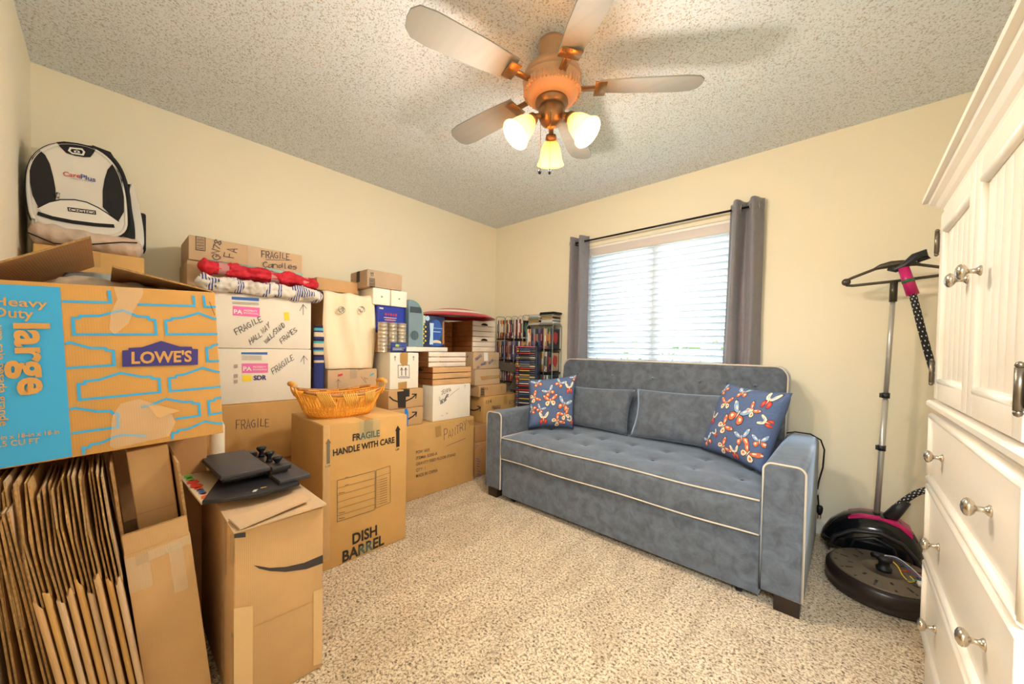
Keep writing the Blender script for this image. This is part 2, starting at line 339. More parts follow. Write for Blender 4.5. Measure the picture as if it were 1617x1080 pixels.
DECALS = json.loads(r'''{"lowes":[["P","printed_panel","blue",[[-0.177,1.227],[-0.083,1.232],[-0.064,0.79],[-0.179,0.783]]],["L","printed_outline","blue",0.0065,0,[[-0.08,1.196],[0.005,1.202],[0.002,1.235]]],["L","printed_outline","blue",0.0065,0,[[0.058,1.202],[0.181,1.21],[0.179,1.242]]],["L","printed_outline","blue",0.0065,0,[[0.252,1.213],[0.207,1.21],[0.203,1.245]]],["L","printed_outline","blue",0.0065,1,[[-0.06,1.111],[-0.062,1.154],[-0.051,1.155],[-0.049,1.161],[-0.015,1.164],[0.028,1.183],[0.058,1.168],[0.079,1.168],[0.081,1.161],[0.093,1.16],[0.096,1.118]]],["L","printed_outline","blue",0.0065,0,[[0.253,1.126],[0.118,1.119],[0.116,1.16],[0.129,1.163],[0.131,1.168],[0.155,1.172],[0.191,1.189],[0.229,1.174],[0.252,1.175]]],["L","printed_outline","blue",0.0065,0,[[-0.075,1.086],[-0.067,1.09],[-0.032,1.076],[-0.005,1.076],[-0.003,1.07],[0.01,1.069],[0.012,1.029],[-0.073,1.023]]],["L","printed_outline","blue",0.0065,0,[[0.256,1.039],[0.214,1.037],[0.211,1.08],[0.222,1.081],[0.225,1.087],[0.254,1.093]]],["L","printed_outline","blue",0.0065,1,[[-0.051,0.938],[-0.053,0.98],[-0.042,0.98],[-0.041,0.987],[-0.016,0.99],[0.023,1.007],[0.067,0.994],[0.085,0.994],[0.088,0.988],[0.102,0.987],[0.104,0.947]]],["L","printed_outline","blue",0.0065,0,[[0.26,0.955],[0.126,0.948],[0.124,0.988],[0.138,0.989],[0.14,0.995],[0.159,0.998],[0.201,1.017],[0.234,1.004],[0.259,1.003]]],["L","printed_outline","blue",0.0065,0,[[-0.068,0.914],[-0.059,0.917],[-0.018,0.903],[0.005,0.902],[0.008,0.895],[0.018,0.894],[0.019,0.855],[-0.065,0.851]]],["L","printed_outline","blue",0.0065,0,[[0.064,0.906],[0.081,0.909],[0.117,0.926],[0.155,0.913],[0.176,0.912],[0.179,0.906],[0.193,0.904],[0.195,0.866],[0.138,0.863]]],["L","printed_outline","blue",0.0065,0,[[0.263,0.87],[0.219,0.866],[0.217,0.91],[0.23,0.91],[0.233,0.917],[0.261,0.92]]],["L","printed_outline","blue",0.0065,0,[[0.264,0.834],[0.235,0.836],[0.209,0.846],[0.166,0.828],[0.144,0.827],[0.142,0.82],[0.132,0.821],[0.131,0.802]]],["L","printed_outline","blue",0.0065,0,[[-0.044,0.792],[-0.045,0.809],[-0.034,0.808],[-0.031,0.815],[-0.013,0.816],[0.01,0.828],[0.026,0.832],[0.075,0.821]]],["P","printed_logo","logo",[[0.027,1.07],[0.039,1.071],[0.039,1.077],[0.067,1.08],[0.106,1.099],[0.148,1.083],[0.175,1.083],[0.177,1.076],[0.19,1.076],[0.19,1.027],[0.027,1.024]]],["T","printed_lettering","boxprint","LOWE'S",[0.045,1.033],[0.175,1.038],[0.045,1.067],2],["T","printed_lettering","boxprint","Heavy",[-0.185,1.176],[-0.103,1.177],[-0.185,1.197],1],["T","printed_lettering","boxprint","Duty",[-0.184,1.149],[-0.125,1.148],[-0.184,1.173],1],["T","printed_lettering","boxprint","large",[-0.153,1.135],[-0.147,0.957],[-0.098,1.138],2],["T","printed_lettering","boxprint","una caja pesada grande",[-0.18,1.128],[-0.175,0.886],[-0.167,1.129],1],["T","printed_lettering","boxprint","16-in x 18-in x 18-in",[-0.189,0.853],[-0.085,0.854],[-0.189,0.864],1],["T","printed_lettering","boxprint","4.5 CU FT",[-0.184,0.836],[-0.117,0.835],[-0.184,0.85],1],["L","handwriting","pen",0.0016,0,[[0.217,1.227],[0.231,1.185]]],["P","packing_tape","tape_gloss",[[0.012,1.244],[0.068,1.25],[0.069,1.233],[0.045,1.171],[0.041,1.15],[0.013,1.114],[0.003,1.127],[0.005,1.173],[0.018,1.211]]],["P","packing_tape","tape_gloss",[[0.008,0.887],[0.023,0.92],[0.06,0.931],[0.125,0.896],[0.138,0.854],[0.123,0.813],[0.012,0.797],[0.003,0.804]]],["P","torn_paper","torn",[[0.079,0.91],[0.103,0.908],[0.149,0.887],[0.123,0.879],[0.105,0.87],[0.095,0.877]]]],"candle":[["L","printed_barcode","ink",0.003,1,[[0.32,1.67],[0.359,1.672],[0.359,1.599],[0.32,1.597]]],["L","printed_barcode","ink",0.002,0,[[0.323,1.662],[0.355,1.664]]],["L","printed_barcode","ink",0.0035,0,[[0.323,1.654],[0.355,1.656]]],["L","printed_barcode","ink",0.002,0,[[0.323,1.647],[0.355,1.648]]],["L","printed_barcode","ink",0.0035,0,[[0.323,1.639],[0.355,1.64]]],["L","printed_barcode","ink",0.002,0,[[0.323,1.631],[0.355,1.632]]],["L","printed_barcode","ink",0.0035,0,[[0.323,1.623],[0.355,1.625]]],["L","printed_barcode","ink",0.002,0,[[0.323,1.616],[0.355,1.617]]],["L","printed_barcode","ink",0.0035,0,[[0.323,1.608],[0.355,1.609]]],["L","printed_barcode","ink",0.002,0,[[0.323,1.6],[0.355,1.601]]],["H","handwriting","pen","GN78",[0.42,1.557],[0.433,1.67],[0.387,1.563],0.004],["H","handwriting","pen","FA",[0.489,1.583],[0.502,1.645],[0.447,1.584],0.004],["H","handwriting","pen","FRAGILE",[0.62,1.613],[0.773,1.632],[0.62,1.652],0.004],["L","handwriting","pen",0.003,0,[[0.64,1.605],[0.783,1.628]]],["H","handwriting","pen","Candles",[0.627,1.555],[0.813,1.58],[0.627,1.588],0.004],["P","packing_tape","tape_gloss",[[0.552,1.679],[0.613,1.68],[0.613,1.552],[0.552,1.55]]]],"white_up":[["P","printed_label","strip_blue",[[0.455,1.352],[0.581,1.358],[0.581,1.34],[0.455,1.336]]],["L","printed_lines","greyink",0.0018,0,[[0.458,1.323],[0.58,1.329]]],["L","printed_lines","greyink",0.0018,0,[[0.458,1.318],[0.58,1.324]]],["L","printed_lines","greyink",0.0018,0,[[0.458,1.314],[0.58,1.319]]],["P","printed_label","pink",[[0.46,1.302],[0.585,1.303],[0.584,1.249],[0.46,1.25]]],["T","printed_lettering","whiteink","PA",[0.465,1.261],[0.504,1.261],[0.464,1.284],2],["T","printed_lettering","whiteink","PROPERTY",[0.51,1.277],[0.573,1.277],[0.51,1.287],1],["T","printed_lettering","whiteink","BOARDING",[0.51,1.264],[0.578,1.263],[0.51,1.273],1],["H","handwriting","pen","FRAGILE",[0.478,1.14],[0.601,1.232],[0.466,1.17],0.0035],["H","handwriting","pen","HALLWAY",[0.543,1.087],[0.639,1.199],[0.534,1.116],0.003],["H","handwriting","pen","WALL/STAND",[0.616,1.096],[0.714,1.206],[0.604,1.119],0.003],["H","handwriting","pen","FRAMES",[0.696,1.101],[0.78,1.183],[0.684,1.126],0.003],["L","handwriting","pen",0.0025,0,[[0.812,1.28],[0.811,1.345]]],["L","handwriting","pen",0.0025,0,[[0.792,1.304],[0.811,1.345],[0.831,1.321]]],["P","paper_tag","yellow",[[0.706,1.287],[0.732,1.291],[0.737,1.241],[0.712,1.24]]]],"white_lo":[["P","printed_label","strip_blue",[[0.499,1.048],[0.624,1.049],[0.624,1.035],[0.499,1.037]]],["L","printed_lines","greyink",0.002,0,[[0.501,1.028],[0.596,1.027]]],["L","printed_lines","greyink",0.002,0,[[0.501,1.021],[0.596,1.02]]],["L","printed_lines","greyink",0.002,0,[[0.501,1.014],[0.596,1.013]]],["L","printed_lines","greyink",0.002,0,[[0.501,1.007],[0.596,1.005]]],["P","printed_label","pink",[[0.502,0.986],[0.627,0.984],[0.627,0.93],[0.503,0.933]]],["T","printed_lettering","whiteink","PA",[0.508,0.945],[0.548,0.944],[0.508,0.969],2],["T","printed_lettering","whiteink","PROPERTY",[0.554,0.96],[0.618,0.958],[0.554,0.97],1],["T","printed_lettering","whiteink","BOARDING",[0.554,0.946],[0.621,0.944],[0.554,0.956],1],["P","printed_label","yellow",[[0.505,0.921],[0.548,0.919],[0.548,0.885],[0.506,0.885]]],["T","printed_lettering","logo","SDR",[0.557,0.89],[0.62,0.89],[0.557,0.917],2],["H","handwriting","pen","FRAGILE",[0.654,0.915],[0.765,1.012],[0.643,0.948],0.003],["L","handwriting","pen",0.0025,0,[[0.819,0.976],[0.817,1.029]]],["L","handwriting","pen",0.0025,0,[[0.799,0.99],[0.817,1.029],[0.839,1.003]]],["P","printed_lines","softgrey",[[0.467,0.98],[0.482,0.982],[0.483,0.963],[0.467,0.961]]],["P","printed_lines","softgrey",[[0.467,0.926],[0.483,0.928],[0.483,0.908],[0.467,0.907]]],["P","printed_lines","softgrey",[[0.467,0.895],[0.483,0.896],[0.483,0.877],[0.467,0.876]]]],"brown_c":[["H","handwriting","pen","FRAGILE",[0.475,0.621],[0.635,0.619],[0.475,0.67],0.003]],"barrel":[["T","printed_lettering","ink","FRAGILE",[0.835,0.614],[0.981,0.615],[0.834,0.649],2],["T","printed_lettering","ink","HANDLE WITH CARE",[0.739,0.556],[1.069,0.565],[0.738,0.589],2],["P","printed_arrow","ink",[[0.709,0.523],[0.725,0.523],[0.724,0.623],[0.729,0.622],[0.716,0.646],[0.703,0.621],[0.708,0.621]]],["P","printed_arrow","ink",[[1.079,0.537],[1.1,0.537],[1.098,0.63],[1.105,0.629],[1.087,0.657],[1.071,0.628],[1.077,0.628]]],["T","printed_lettering","ink","UP",[0.704,0.506],[0.728,0.506],[0.704,0.517],1],["T","printed_lettering","ink","UP",[1.076,0.517],[1.099,0.517],[1.075,0.528],1],["T","printed_lettering","ink","DISH",[0.839,0.082],[0.972,0.084],[0.838,0.138],2],["T","printed_lettering","ink","BARREL",[0.789,0.01],[1.013,0.017],[0.789,0.067],2],["L","printed_form","ink",0.0018,1,[[0.76,0.43],[0.957,0.434],[0.958,0.224],[0.762,0.224]]],["L","printed_form","ink",0.0018,1,[[0.963,0.435],[1.044,0.441],[1.047,0.237],[0.964,0.23]]],["L","printed_form","ink",0.0014,0,[[0.76,0.391],[0.958,0.394]]],["L","printed_form","ink",0.0014,0,[[0.761,0.356],[0.958,0.359]]],["L","printed_form","ink",0.0014,0,[[0.761,0.321],[0.959,0.323]]],["L","printed_form","ink",0.0014,0,[[0.761,0.288],[0.959,0.289]]],["L","printed_form","ink",0.0014,0,[[0.762,0.253],[0.959,0.253]]],["L","printed_form","ink",0.0014,0,[[0.964,0.397],[1.045,0.402]]],["L","printed_form","ink",0.002,0,[[0.982,0.377],[1.027,0.379]]],["L","printed_form","ink",0.002,0,[[0.97,0.378],[0.976,0.379]]],["L","printed_form","ink",0.002,0,[[0.982,0.364],[1.027,0.366]]],["L","printed_form","ink",0.002,0,[[0.97,0.365],[0.976,0.366]]],["L","printed_form","ink",0.002,0,[[0.982,0.351],[1.027,0.353]]],["L","printed_form","ink",0.002,0,[[0.97,0.352],[0.976,0.353]]],["L","printed_form","ink",0.002,0,[[0.982,0.338],[1.027,0.34]]],["L","printed_form","ink",0.002,0,[[0.97,0.339],[0.977,0.34]]],["L","printed_form","ink",0.002,0,[[0.982,0.325],[1.027,0.326]]],["L","printed_form","ink",0.002,0,[[0.97,0.326],[0.977,0.327]]],["L","printed_form","ink",0.002,0,[[0.983,0.312],[1.028,0.313]]],["L","printed_form","ink",0.002,0,[[0.971,0.313],[0.977,0.314]]],["L","printed_form","ink",0.002,0,[[0.983,0.299],[1.028,0.3]]],["L","printed_form","ink",0.002,0,[[0.971,0.3],[0.977,0.301]]],["L","printed_form","ink",0.002,0,[[0.983,0.286],[1.028,0.287]]],["L","printed_form","ink",0.002,0,[[0.971,0.287],[0.977,0.288]]],["L","printed_form","ink",0.002,0,[[0.983,0.273],[1.028,0.273]]],["L","printed_form","ink",0.002,0,[[0.971,0.274],[0.977,0.275]]],["L","printed_form","ink",0.002,0,[[0.983,0.26],[1.028,0.26]]],["L","printed_form","ink",0.002,0,[[0.971,0.261],[0.978,0.262]]],["L","printed_form","ink",0.002,0,[[0.983,0.247],[1.029,0.247]]],["L","printed_form","ink",0.002,0,[[0.971,0.248],[0.978,0.249]]],["L","printed_form","ink",0.002,0,[[0.798,0.435],[0.815,0.437]]],["L","printed_form","ink",0.002,0,[[0.798,0.396],[0.816,0.398]]],["L","printed_form","ink",0.002,0,[[0.767,0.365],[0.798,0.363]]],["L","printed_form","ink",0.002,0,[[0.768,0.266],[0.799,0.262]]],["L","printed_form","ink",0.002,0,[[0.769,0.238],[0.8,0.234]]],["P","packing_tape","tape_aqua",[[0.866,0.723],[0.978,0.708],[0.979,0.614],[0.936,0.602],[0.867,0.612]]],["P","packing_tape","tape_aqua",[[0.87,0.057],[0.95,0.064],[0.943,0.014],[0.874,0.015]]],["P","packing_tape","tape_thin",[[0.677,0.74],[0.72,0.74],[0.727,0.05],[0.683,0.058]]]],"pantry":[["H","handwriting","pen","PANTRY",[1.734,0.39],[1.965,0.433],[1.732,0.46],0.004],["L","handwriting","pen",0.003,0,[[1.758,0.335],[1.95,0.365]]],["T","printed_lettering","greyink","POH 1653",[1.488,0.329],[1.603,0.328],[1.487,0.352],1],["T","printed_lettering","greyink","ITEM#: 5330-A",[1.488,0.285],[1.674,0.285],[1.488,0.309],1],["T","printed_lettering","greyink","GRAVITY FEED FLOOR STAND",[1.489,0.243],[1.85,0.244],[1.489,0.266],1],["T","printed_lettering","greyink","QTY: 1",[1.49,0.2],[1.568,0.198],[1.489,0.223],1],["T","printed_lettering","greyink","MADE IN CHINA",[1.49,0.157],[1.679,0.156],[1.49,0.182],1],["P","packing_tape","tape_dk",[[1.649,0.5],[1.702,0.503],[1.71,0.424],[1.66,0.42]]],["P","packing_tape","tape_dk",[[1.964,0.506],[2.032,0.511],[2.033,0.467],[2.004,0.458]]]],"smile":[["P","printed_smile","ink_soft",[[0.292,0.434],[0.334,0.408],[0.378,0.392],[0.431,0.383],[0.489,0.386],[0.49,0.357],[0.438,0.359],[0.378,0.376],[0.334,0.398],[0.307,0.417]]],["P","printed_mark","ink_soft",[[0.242,0.545],[0.272,0.541],[0.272,0.526],[0.242,0.533]]],["P","packing_tape","tape_lt",[[0.241,0.327],[0.291,0.312],[0.292,-0.012],[0.242,0.024]]],["P","packing_tape","tape_lt",[[0.46,0.274],[0.49,0.271],[0.493,0.013],[0.462,0.021]]],["L","seam","tape_dk",0.002,0,[[0.291,0.246],[0.46,0.241]]]],"amz_up":[["P","printed_tape","ink",[[1.344,0.785],[1.411,0.787],[1.413,0.667],[1.352,0.673]]],["L","printed_smile","ink",0.01,0,[[1.285,0.756],[1.315,0.73],[1.362,0.711],[1.415,0.715],[1.46,0.73],[1.492,0.753]]],["L","printed_smile","ink",0.008,0,[[1.46,0.759],[1.497,0.757],[1.492,0.725]]]],"amz_lo":[["L","printed_smile","ink",0.01,0,[[1.431,0.583],[1.469,0.598],[1.499,0.62]]],["L","printed_smile","ink",0.008,0,[[1.464,0.629],[1.501,0.626],[1.496,0.594]]],["P","painter_tape","tape_blue",[[1.404,0.66],[1.423,0.666],[1.433,0.634],[1.432,0.54],[1.407,0.542]]]],"box11":[["L","printed_symbol","navyink",0.004,1,[[1.366,0.966],[1.454,0.965],[1.456,0.874],[1.368,0.878]]],["L","printed_symbol","navyink",0.006,0,[[1.394,0.942],[1.395,0.893]]],["L","printed_symbol","navyink",0.004,0,[[1.383,0.93],[1.394,0.949],[1.405,0.93]]],["L","printed_symbol","navyink",0.006,0,[[1.426,0.941],[1.427,0.891]]],["L","printed_symbol","navyink",0.004,0,[[1.415,0.929],[1.426,0.948],[1.438,0.929]]],["L","printed_symbol","navyink",0.003,0,[[1.377,0.887],[1.447,0.884]]],["P","packing_tape","tape_dk",[[1.379,1.05],[1.439,1.05],[1.44,0.97],[1.401,0.958],[1.38,0.986]]],["P","packing_tape","tape_dk",[[1.368,0.844],[1.436,0.849],[1.437,0.774],[1.369,0.771]]],["L","printed_symbol","greyink",0.004,0,[[1.342,0.999],[1.341,1.029]]],["L","printed_symbol","greyink",0.003,0,[[1.335,1.021],[1.341,1.031],[1.348,1.021]]],["L","printed_symbol","greyink",0.004,0,[[1.489,0.997],[1.488,1.029]]],["L","printed_symbol","greyink",0.003,0,[[1.481,1.02],[1.488,1.03],[1.495,1.02]]]],"jenna":[["H","handwriting","pen","JENNA",[1.72,0.735],[1.816,0.757],[1.712,0.762],0.003],["L","handwriting","pen",0.002,0,[[1.799,0.721],[1.838,0.745],[1.895,0.774]]],["H","handwriting","pen","ART",[1.757,0.705],[1.79,0.712],[1.756,0.727],0.004],["H","handwriting","pen","DESK",[1.71,0.666],[1.772,0.687],[1.707,0.688],0.005],["L","handwriting","pen",0.002,0,[[1.697,0.722],[1.698,0.691],[1.709,0.704],[1.706,0.719]]],["L","handwriting","pen",0.002,0,[[1.95,0.77],[1.953,0.795]]],["L","handwriting","pen",0.002,0,[[1.943,0.786],[1.953,0.795],[1.961,0.789]]],["L","handwriting","pen",0.002,0,[[1.72,0.573],[1.738,0.572]]],["L","handwriting","pen",0.002,0,[[1.768,0.579],[1.775,0.591],[1.78,0.581]]]],"rb1":[["H","handwriting","bluepen","FRAGILE",[2.248,0.978],[2.318,1.028],[2.235,0.999],0.004],["H","handwriting","bluepen","WALL FRAMES",[2.259,0.908],[2.38,0.954],[2.249,0.927],0.004],["H","handwriting","bluepen","DECOR",[2.411,0.944],[2.466,0.978],[2.404,0.964],0.004],["P","paper_label","whiteink",[[2.341,1.06],[2.395,1.06],[2.397,0.979],[2.346,0.979]]],["L","printed_lines","green",0.004,0,[[2.466,0.985],[2.509,0.985]]],["L","printed_lines","green",0.004,0,[[2.466,0.968],[2.509,0.967]]],["L","printed_lines","green",0.004,0,[[2.467,0.95],[2.509,0.949]]]],"rb2":[["P","packing_tape","tape_dk",[[2.254,0.844],[2.512,0.848],[2.512,0.818],[2.271,0.808]]],["P","packing_tape","tape_gloss",[[2.309,0.827],[2.462,0.85],[2.463,0.825],[2.323,0.822]]]],"rb3":[["L","printed_barcode","ink",0.003,1,[[2.239,0.744],[2.28,0.744],[2.282,0.664],[2.241,0.665]]],["L","printed_barcode","ink",0.003,0,[[2.242,0.738],[2.278,0.738]]],["L","printed_barcode","ink",0.005,0,[[2.242,0.731],[2.278,0.731]]],["L","printed_barcode","ink",0.005,0,[[2.242,0.724],[2.279,0.724]]],["L","printed_barcode","ink",0.003,0,[[2.243,0.717],[2.279,0.717]]],["L","printed_barcode","ink",0.005,0,[[2.243,0.71],[2.279,0.709]]],["L","printed_barcode","ink",0.005,0,[[2.243,0.703],[2.279,0.702]]],["L","printed_barcode","ink",0.003,0,[[2.243,0.695],[2.279,0.695]]],["L","printed_barcode","ink",0.005,0,[[2.243,0.688],[2.279,0.688]]],["L","printed_barcode","ink",0.005,0,[[2.243,0.681],[2.28,0.681]]],["L","printed_barcode","ink",0.003,0,[[2.244,0.674],[2.28,0.674]]],["T","printed_lettering","ink","11",[2.292,0.72],[2.318,0.721],[2.291,0.742],1],["L","printed_symbol","ink",0.003,0,[[2.503,0.706],[2.502,0.736]]]],"rb4":[["T","printed_lettering","ink","114",[2.274,0.598],[2.34,0.604],[2.273,0.634],0],["H","handwriting","pen","FRAGILE",[2.352,0.54],[2.461,0.544],[2.349,0.57],0.005],["H","handwriting","pen","KITCH",[2.579,0.568],[2.687,0.57],[2.578,0.601],0.004],["P","packing_tape","tape_dk",[[2.499,0.656],[2.546,0.658],[2.548,0.58],[2.501,0.576]]]],"rb5":[["L","printed_marks","purpleink",0.005,0,[[2.084,0.278],[2.118,0.267]]],["L","printed_marks","purpleink",0.005,0,[[2.087,0.262],[2.106,0.253]]],["L","printed_marks","purpleink",0.005,0,[[2.096,0.162],[2.133,0.149]]],["L","printed_marks","purpleink",0.005,0,[[2.099,0.141],[2.148,0.125]]],["L","printed_marks","purpleink",0.005,0,[[2.102,0.12],[2.134,0.108]]],["L","printed_marks","purpleink",0.005,0,[[2.1,0.098],[2.14,0.084]]],["L","printed_marks","purpleink",0.005,0,[[2.104,0.076],[2.122,0.067]]],["L","printed_marks","purpleink",0.005,0,[[2.101,0.055],[2.15,0.039]]],["L","printed_marks","purpleink",0.005,0,[[2.105,0.029],[2.154,0.012]]],["L","printed_marks","purpleink",0.005,0,[[2.112,0.005],[2.163,-0.013]]],["L","printed_marks","ink",0.004,0,[[2.158,0.231],[2.158,0.208]]]],"topb":[["L","printed_barcode","ink",0.003,1,[[1.211,1.563],[1.248,1.564],[1.249,1.498],[1.212,1.498]]],["L","printed_barcode","ink",0.003,0,[[1.214,1.557],[1.245,1.56]]],["L","printed_barcode","ink",0.005,0,[[1.214,1.55],[1.245,1.552]]],["L","printed_barcode","ink",0.005,0,[[1.214,1.542],[1.245,1.544]]],["L","printed_barcode","ink",0.003,0,[[1.214,1.534],[1.246,1.536]]],["L","printed_barcode","ink",0.005,0,[[1.214,1.527],[1.246,1.529]]],["L","printed_barcode","ink",0.005,0,[[1.214,1.519],[1.246,1.521]]],["L","printed_barcode","ink",0.003,0,[[1.215,1.511],[1.246,1.513]]],["L","printed_barcode","ink",0.005,0,[[1.215,1.503],[1.246,1.505]]],["L","printed_symbol","ink",0.004,0,[[1.222,1.577],[1.221,1.602]]],["L","printed_symbol","ink",0.003,0,[[1.218,1.595],[1.221,1.605],[1.225,1.596]]],["L","printed_symbol","ink",0.004,0,[[1.235,1.579],[1.234,1.604]]],["L","printed_symbol","ink",0.003,0,[[1.231,1.597],[1.234,1.607],[1.238,1.598]]]],"bp":[["P","side_panel","bp_black",[[-0.192,1.896],[-0.178,1.881],[-0.166,1.849],[-0.157,1.798],[-0.151,1.75],[-0.15,1.694],[-0.182,1.66],[-0.199,1.66],[-0.212,1.7],[-0.218,1.752],[-0.219,1.8],[-0.212,1.856]]],["P","side_panel","bp_black",[[0.016,1.918],[0.033,1.892],[0.046,1.853],[0.052,1.784],[0.052,1.707],[0.036,1.662],[0.021,1.666],[-0.015,1.709],[-0.015,1.784],[-0.009,1.839],[-0.0,1.885]]],["P","top_badge","bp_black",[[-0.148,1.948],[-0.127,1.96],[-0.088,1.969],[-0.05,1.969],[-0.036,1.962],[-0.041,1.946],[-0.052,1.921],[-0.071,1.914],[-0.098,1.91],[-0.121,1.912],[-0.137,1.93]]],["L","printed_logo","bp_white",0.006,1,[[-0.109,1.939],[-0.077,1.947],[-0.07,1.938],[-0.074,1.923],[-0.104,1.918],[-0.113,1.925]]],["L","printed_logo","bp_white",0.008,0,[[-0.099,1.928],[-0.083,1.932]]],["L","printed_logo","bp_white",0.005,0,[[-0.091,1.937],[-0.091,1.924]]],["T","printed_lettering","redink","Care",[-0.13,1.811],[-0.081,1.817],[-0.13,1.831],1],["T","printed_lettering","navyink2","Plus",[-0.08,1.816],[-0.036,1.816],[-0.08,1.837],1],["T","printed_lettering","navyink2","HEALTH PLANS",[-0.108,1.806],[-0.043,1.811],[-0.108,1.81],0],["P","pocket","bp_white",[[-0.199,1.653],[-0.169,1.684],[-0.138,1.704],[-0.098,1.716],[-0.064,1.716],[-0.029,1.702],[-0.001,1.684],[0.036,1.656],[0.021,1.64],[-0.037,1.631],[-0.105,1.624],[-0.16,1.626],[-0.188,1.636]]],["L","zip","bp_black",0.005,0,[[-0.199,1.653],[-0.169,1.685],[-0.138,1.705],[-0.098,1.717],[-0.064,1.717],[-0.029,1.703],[-0.001,1.685],[0.036,1.657]]],["L","bottom_band","bp_black",0.016,0,[[-0.199,1.629],[-0.16,1.62],[-0.105,1.618],[-0.037,1.623],[0.021,1.632]]],["L","printed_logo","bp_black",0.004,1,[[-0.117,1.677],[-0.038,1.685],[-0.037,1.67],[-0.115,1.663]]],["T","printed_lettering","bp_black","OGIO",[-0.112,1.665],[-0.04,1.671],[-0.112,1.676],1]]}''')
# ================================================================== ROOM
def wall_mat():
    m, nt, b = new_mat('wall_paint'); L = nt.links
    b.inputs['Base Color'].default_value = (*rgb('#efe8d3'), 1); b.inputs['Roughness'].default_value = .85
    b.inputs['Specular IOR Level'].default_value = .2
    tc = nt.nodes.new('ShaderNodeTexCoord'); n = nt.nodes.new('ShaderNodeTexNoise'); n.inputs['Scale'].default_value = 45; n.inputs['Detail'].default_value = 3
    L.new(tc.outputs['Object'], n.inputs['Vector']); bp = nt.nodes.new('ShaderNodeBump'); bp.inputs['Strength'].default_value = .12; bp.inputs['Distance'].default_value = .004
    L.new(n.outputs['Fac'], bp.inputs['Height']); L.new(bp.outputs[0], b.inputs['Normal'])
    return m
def ceil_mat():
    m, nt, b = new_mat('popcorn_ceiling'); L = nt.links
    b.inputs['Roughness'].default_value = .95; b.inputs['Specular IOR Level'].default_value = .1
    tc = nt.nodes.new('ShaderNodeTexCoord')
    n = nt.nodes.new('ShaderNodeTexNoise'); n.inputs['Scale'].default_value = 135; n.inputs['Detail'].default_value = 2.5; n.inputs['Roughness'].default_value = .6
    L.new(tc.outputs['Object'], n.inputs['Vector'])
    r = nt.nodes.new('ShaderNodeValToRGB'); e = r.color_ramp.elements
    e[0].position = .34; e[0].color = (*rgb('#b4afa6'), 1); e[1].position = .48; e[1].color = (*rgb('#e4ebf3'), 1)  # dark speckle: the popcorn's own small shadows put into the colour
    L.new(n.outputs['Fac'], r.inputs[0]); L.new(r.outputs[0], b.inputs['Base Color'])
    bp = nt.nodes.new('ShaderNodeBump'); bp.inputs['Strength'].default_value = .6; bp.inputs['Distance'].default_value = .008
    L.new(n.outputs['Fac'], bp.inputs['Height']); L.new(bp.outputs[0], b.inputs['Normal'])
    return m
def carpet_mat():
    m, nt, b = new_mat('carpet'); L = nt.links
    b.inputs['Roughness'].default_value = .95; b.inputs['Specular IOR Level'].default_value = .1
    b.inputs['Sheen Weight'].default_value = .2
    tc = nt.nodes.new('ShaderNodeTexCoord')
    n = nt.nodes.new('ShaderNodeTexNoise'); n.inputs['Scale'].default_value = 105; n.inputs['Detail'].default_value = 3; n.inputs['Roughness'].default_value = .65; n.inputs['Distortion'].default_value = .6
    L.new(tc.outputs['Object'], n.inputs['Vector'])
    r = nt.nodes.new('ShaderNodeValToRGB'); e = r.color_ramp.elements
    e[0].position = .36; e[0].color = (*rgb('#6e5c48'), 1); e[1].position = .58; e[1].color = (*rgb('#f1e2c8'), 1)
    k = e.new(.45); k.color = (*rgb('#c7b091'), 1)
    L.new(n.outputs['Fac'], r.inputs[0])
    # broad brushed patches where the pile lies in different directions
    n2 = nt.nodes.new('ShaderNodeTexNoise'); n2.inputs['Scale'].default_value = 3.2; n2.inputs['Detail'].default_value = 3; n2.inputs['Distortion'].default_value = 1.2
    mp = nt.nodes.new('ShaderNodeMapping'); mp.inputs['Scale'].default_value = (1.8, .7, 1); mp.inputs['Rotation'].default_value = (0, 0, .7)
    L.new(tc.outputs['Object'], mp.inputs[0]); L.new(mp.outputs[0], n2.inputs['Vector'])
    r2_ = nt.nodes.new('ShaderNodeValToRGB'); r2_.color_ramp.elements[0].position = .42; r2_.color_ramp.elements[1].position = .58
    r2_.color_ramp.elements[0].color = (.86, .84, .82, 1); r2_.color_ramp.elements[1].color = (1, 1, 1, 1)
    L.new(n2.outputs['Fac'], r2_.inputs[0])
    mx = nt.nodes.new('ShaderNodeMix'); mx.data_type = 'RGBA'; mx.blend_type = 'MULTIPLY'; mx.inputs[0].default_value = 1
    L.new(r.outputs[0], mx.inputs[6]); L.new(r2_.outputs[0], mx.inputs[7]); L.new(mx.outputs[2], b.inputs['Base Color'])
    bp = nt.nodes.new('ShaderNodeBump'); bp.inputs['Strength'].default_value = .9; bp.inputs['Distance'].default_value = .012
    L.new(n.outputs['Fac'], bp.inputs['Height']); L.new(bp.outputs[0], b.inputs['Normal'])
    return m
M['wall'] = wall_mat(); M['ceil'] = ceil_mat(); M['carpet'] = carpet_mat()
M['trim'] = mat('trim_white', '#eeeae2', .45)
M['hall'] = mat('hallway_paint', '#e8dfc8', .9)
W = .12
struct(G().box(XL - W, XR + W, YN - W, YB + W, -.1, 0).obj('floor', 'carpet'))
struct(G().box(XL - W, XR + W, YN - W, YB + W, H, H + .1).obj('ceiling', 'ceil'))
struct(G().box(XL - W, XL, YN - W, YB + W, 0, H).obj('wall_left', 'wall'))
struct(G().box(XR, XR + W, YN - W, YB + W, 0, H).obj('wall_right', 'wall'))
WX0, WX1, WZ0, WZ1 = -1.83, -.52, .93, 2.035       # window opening
g = G()
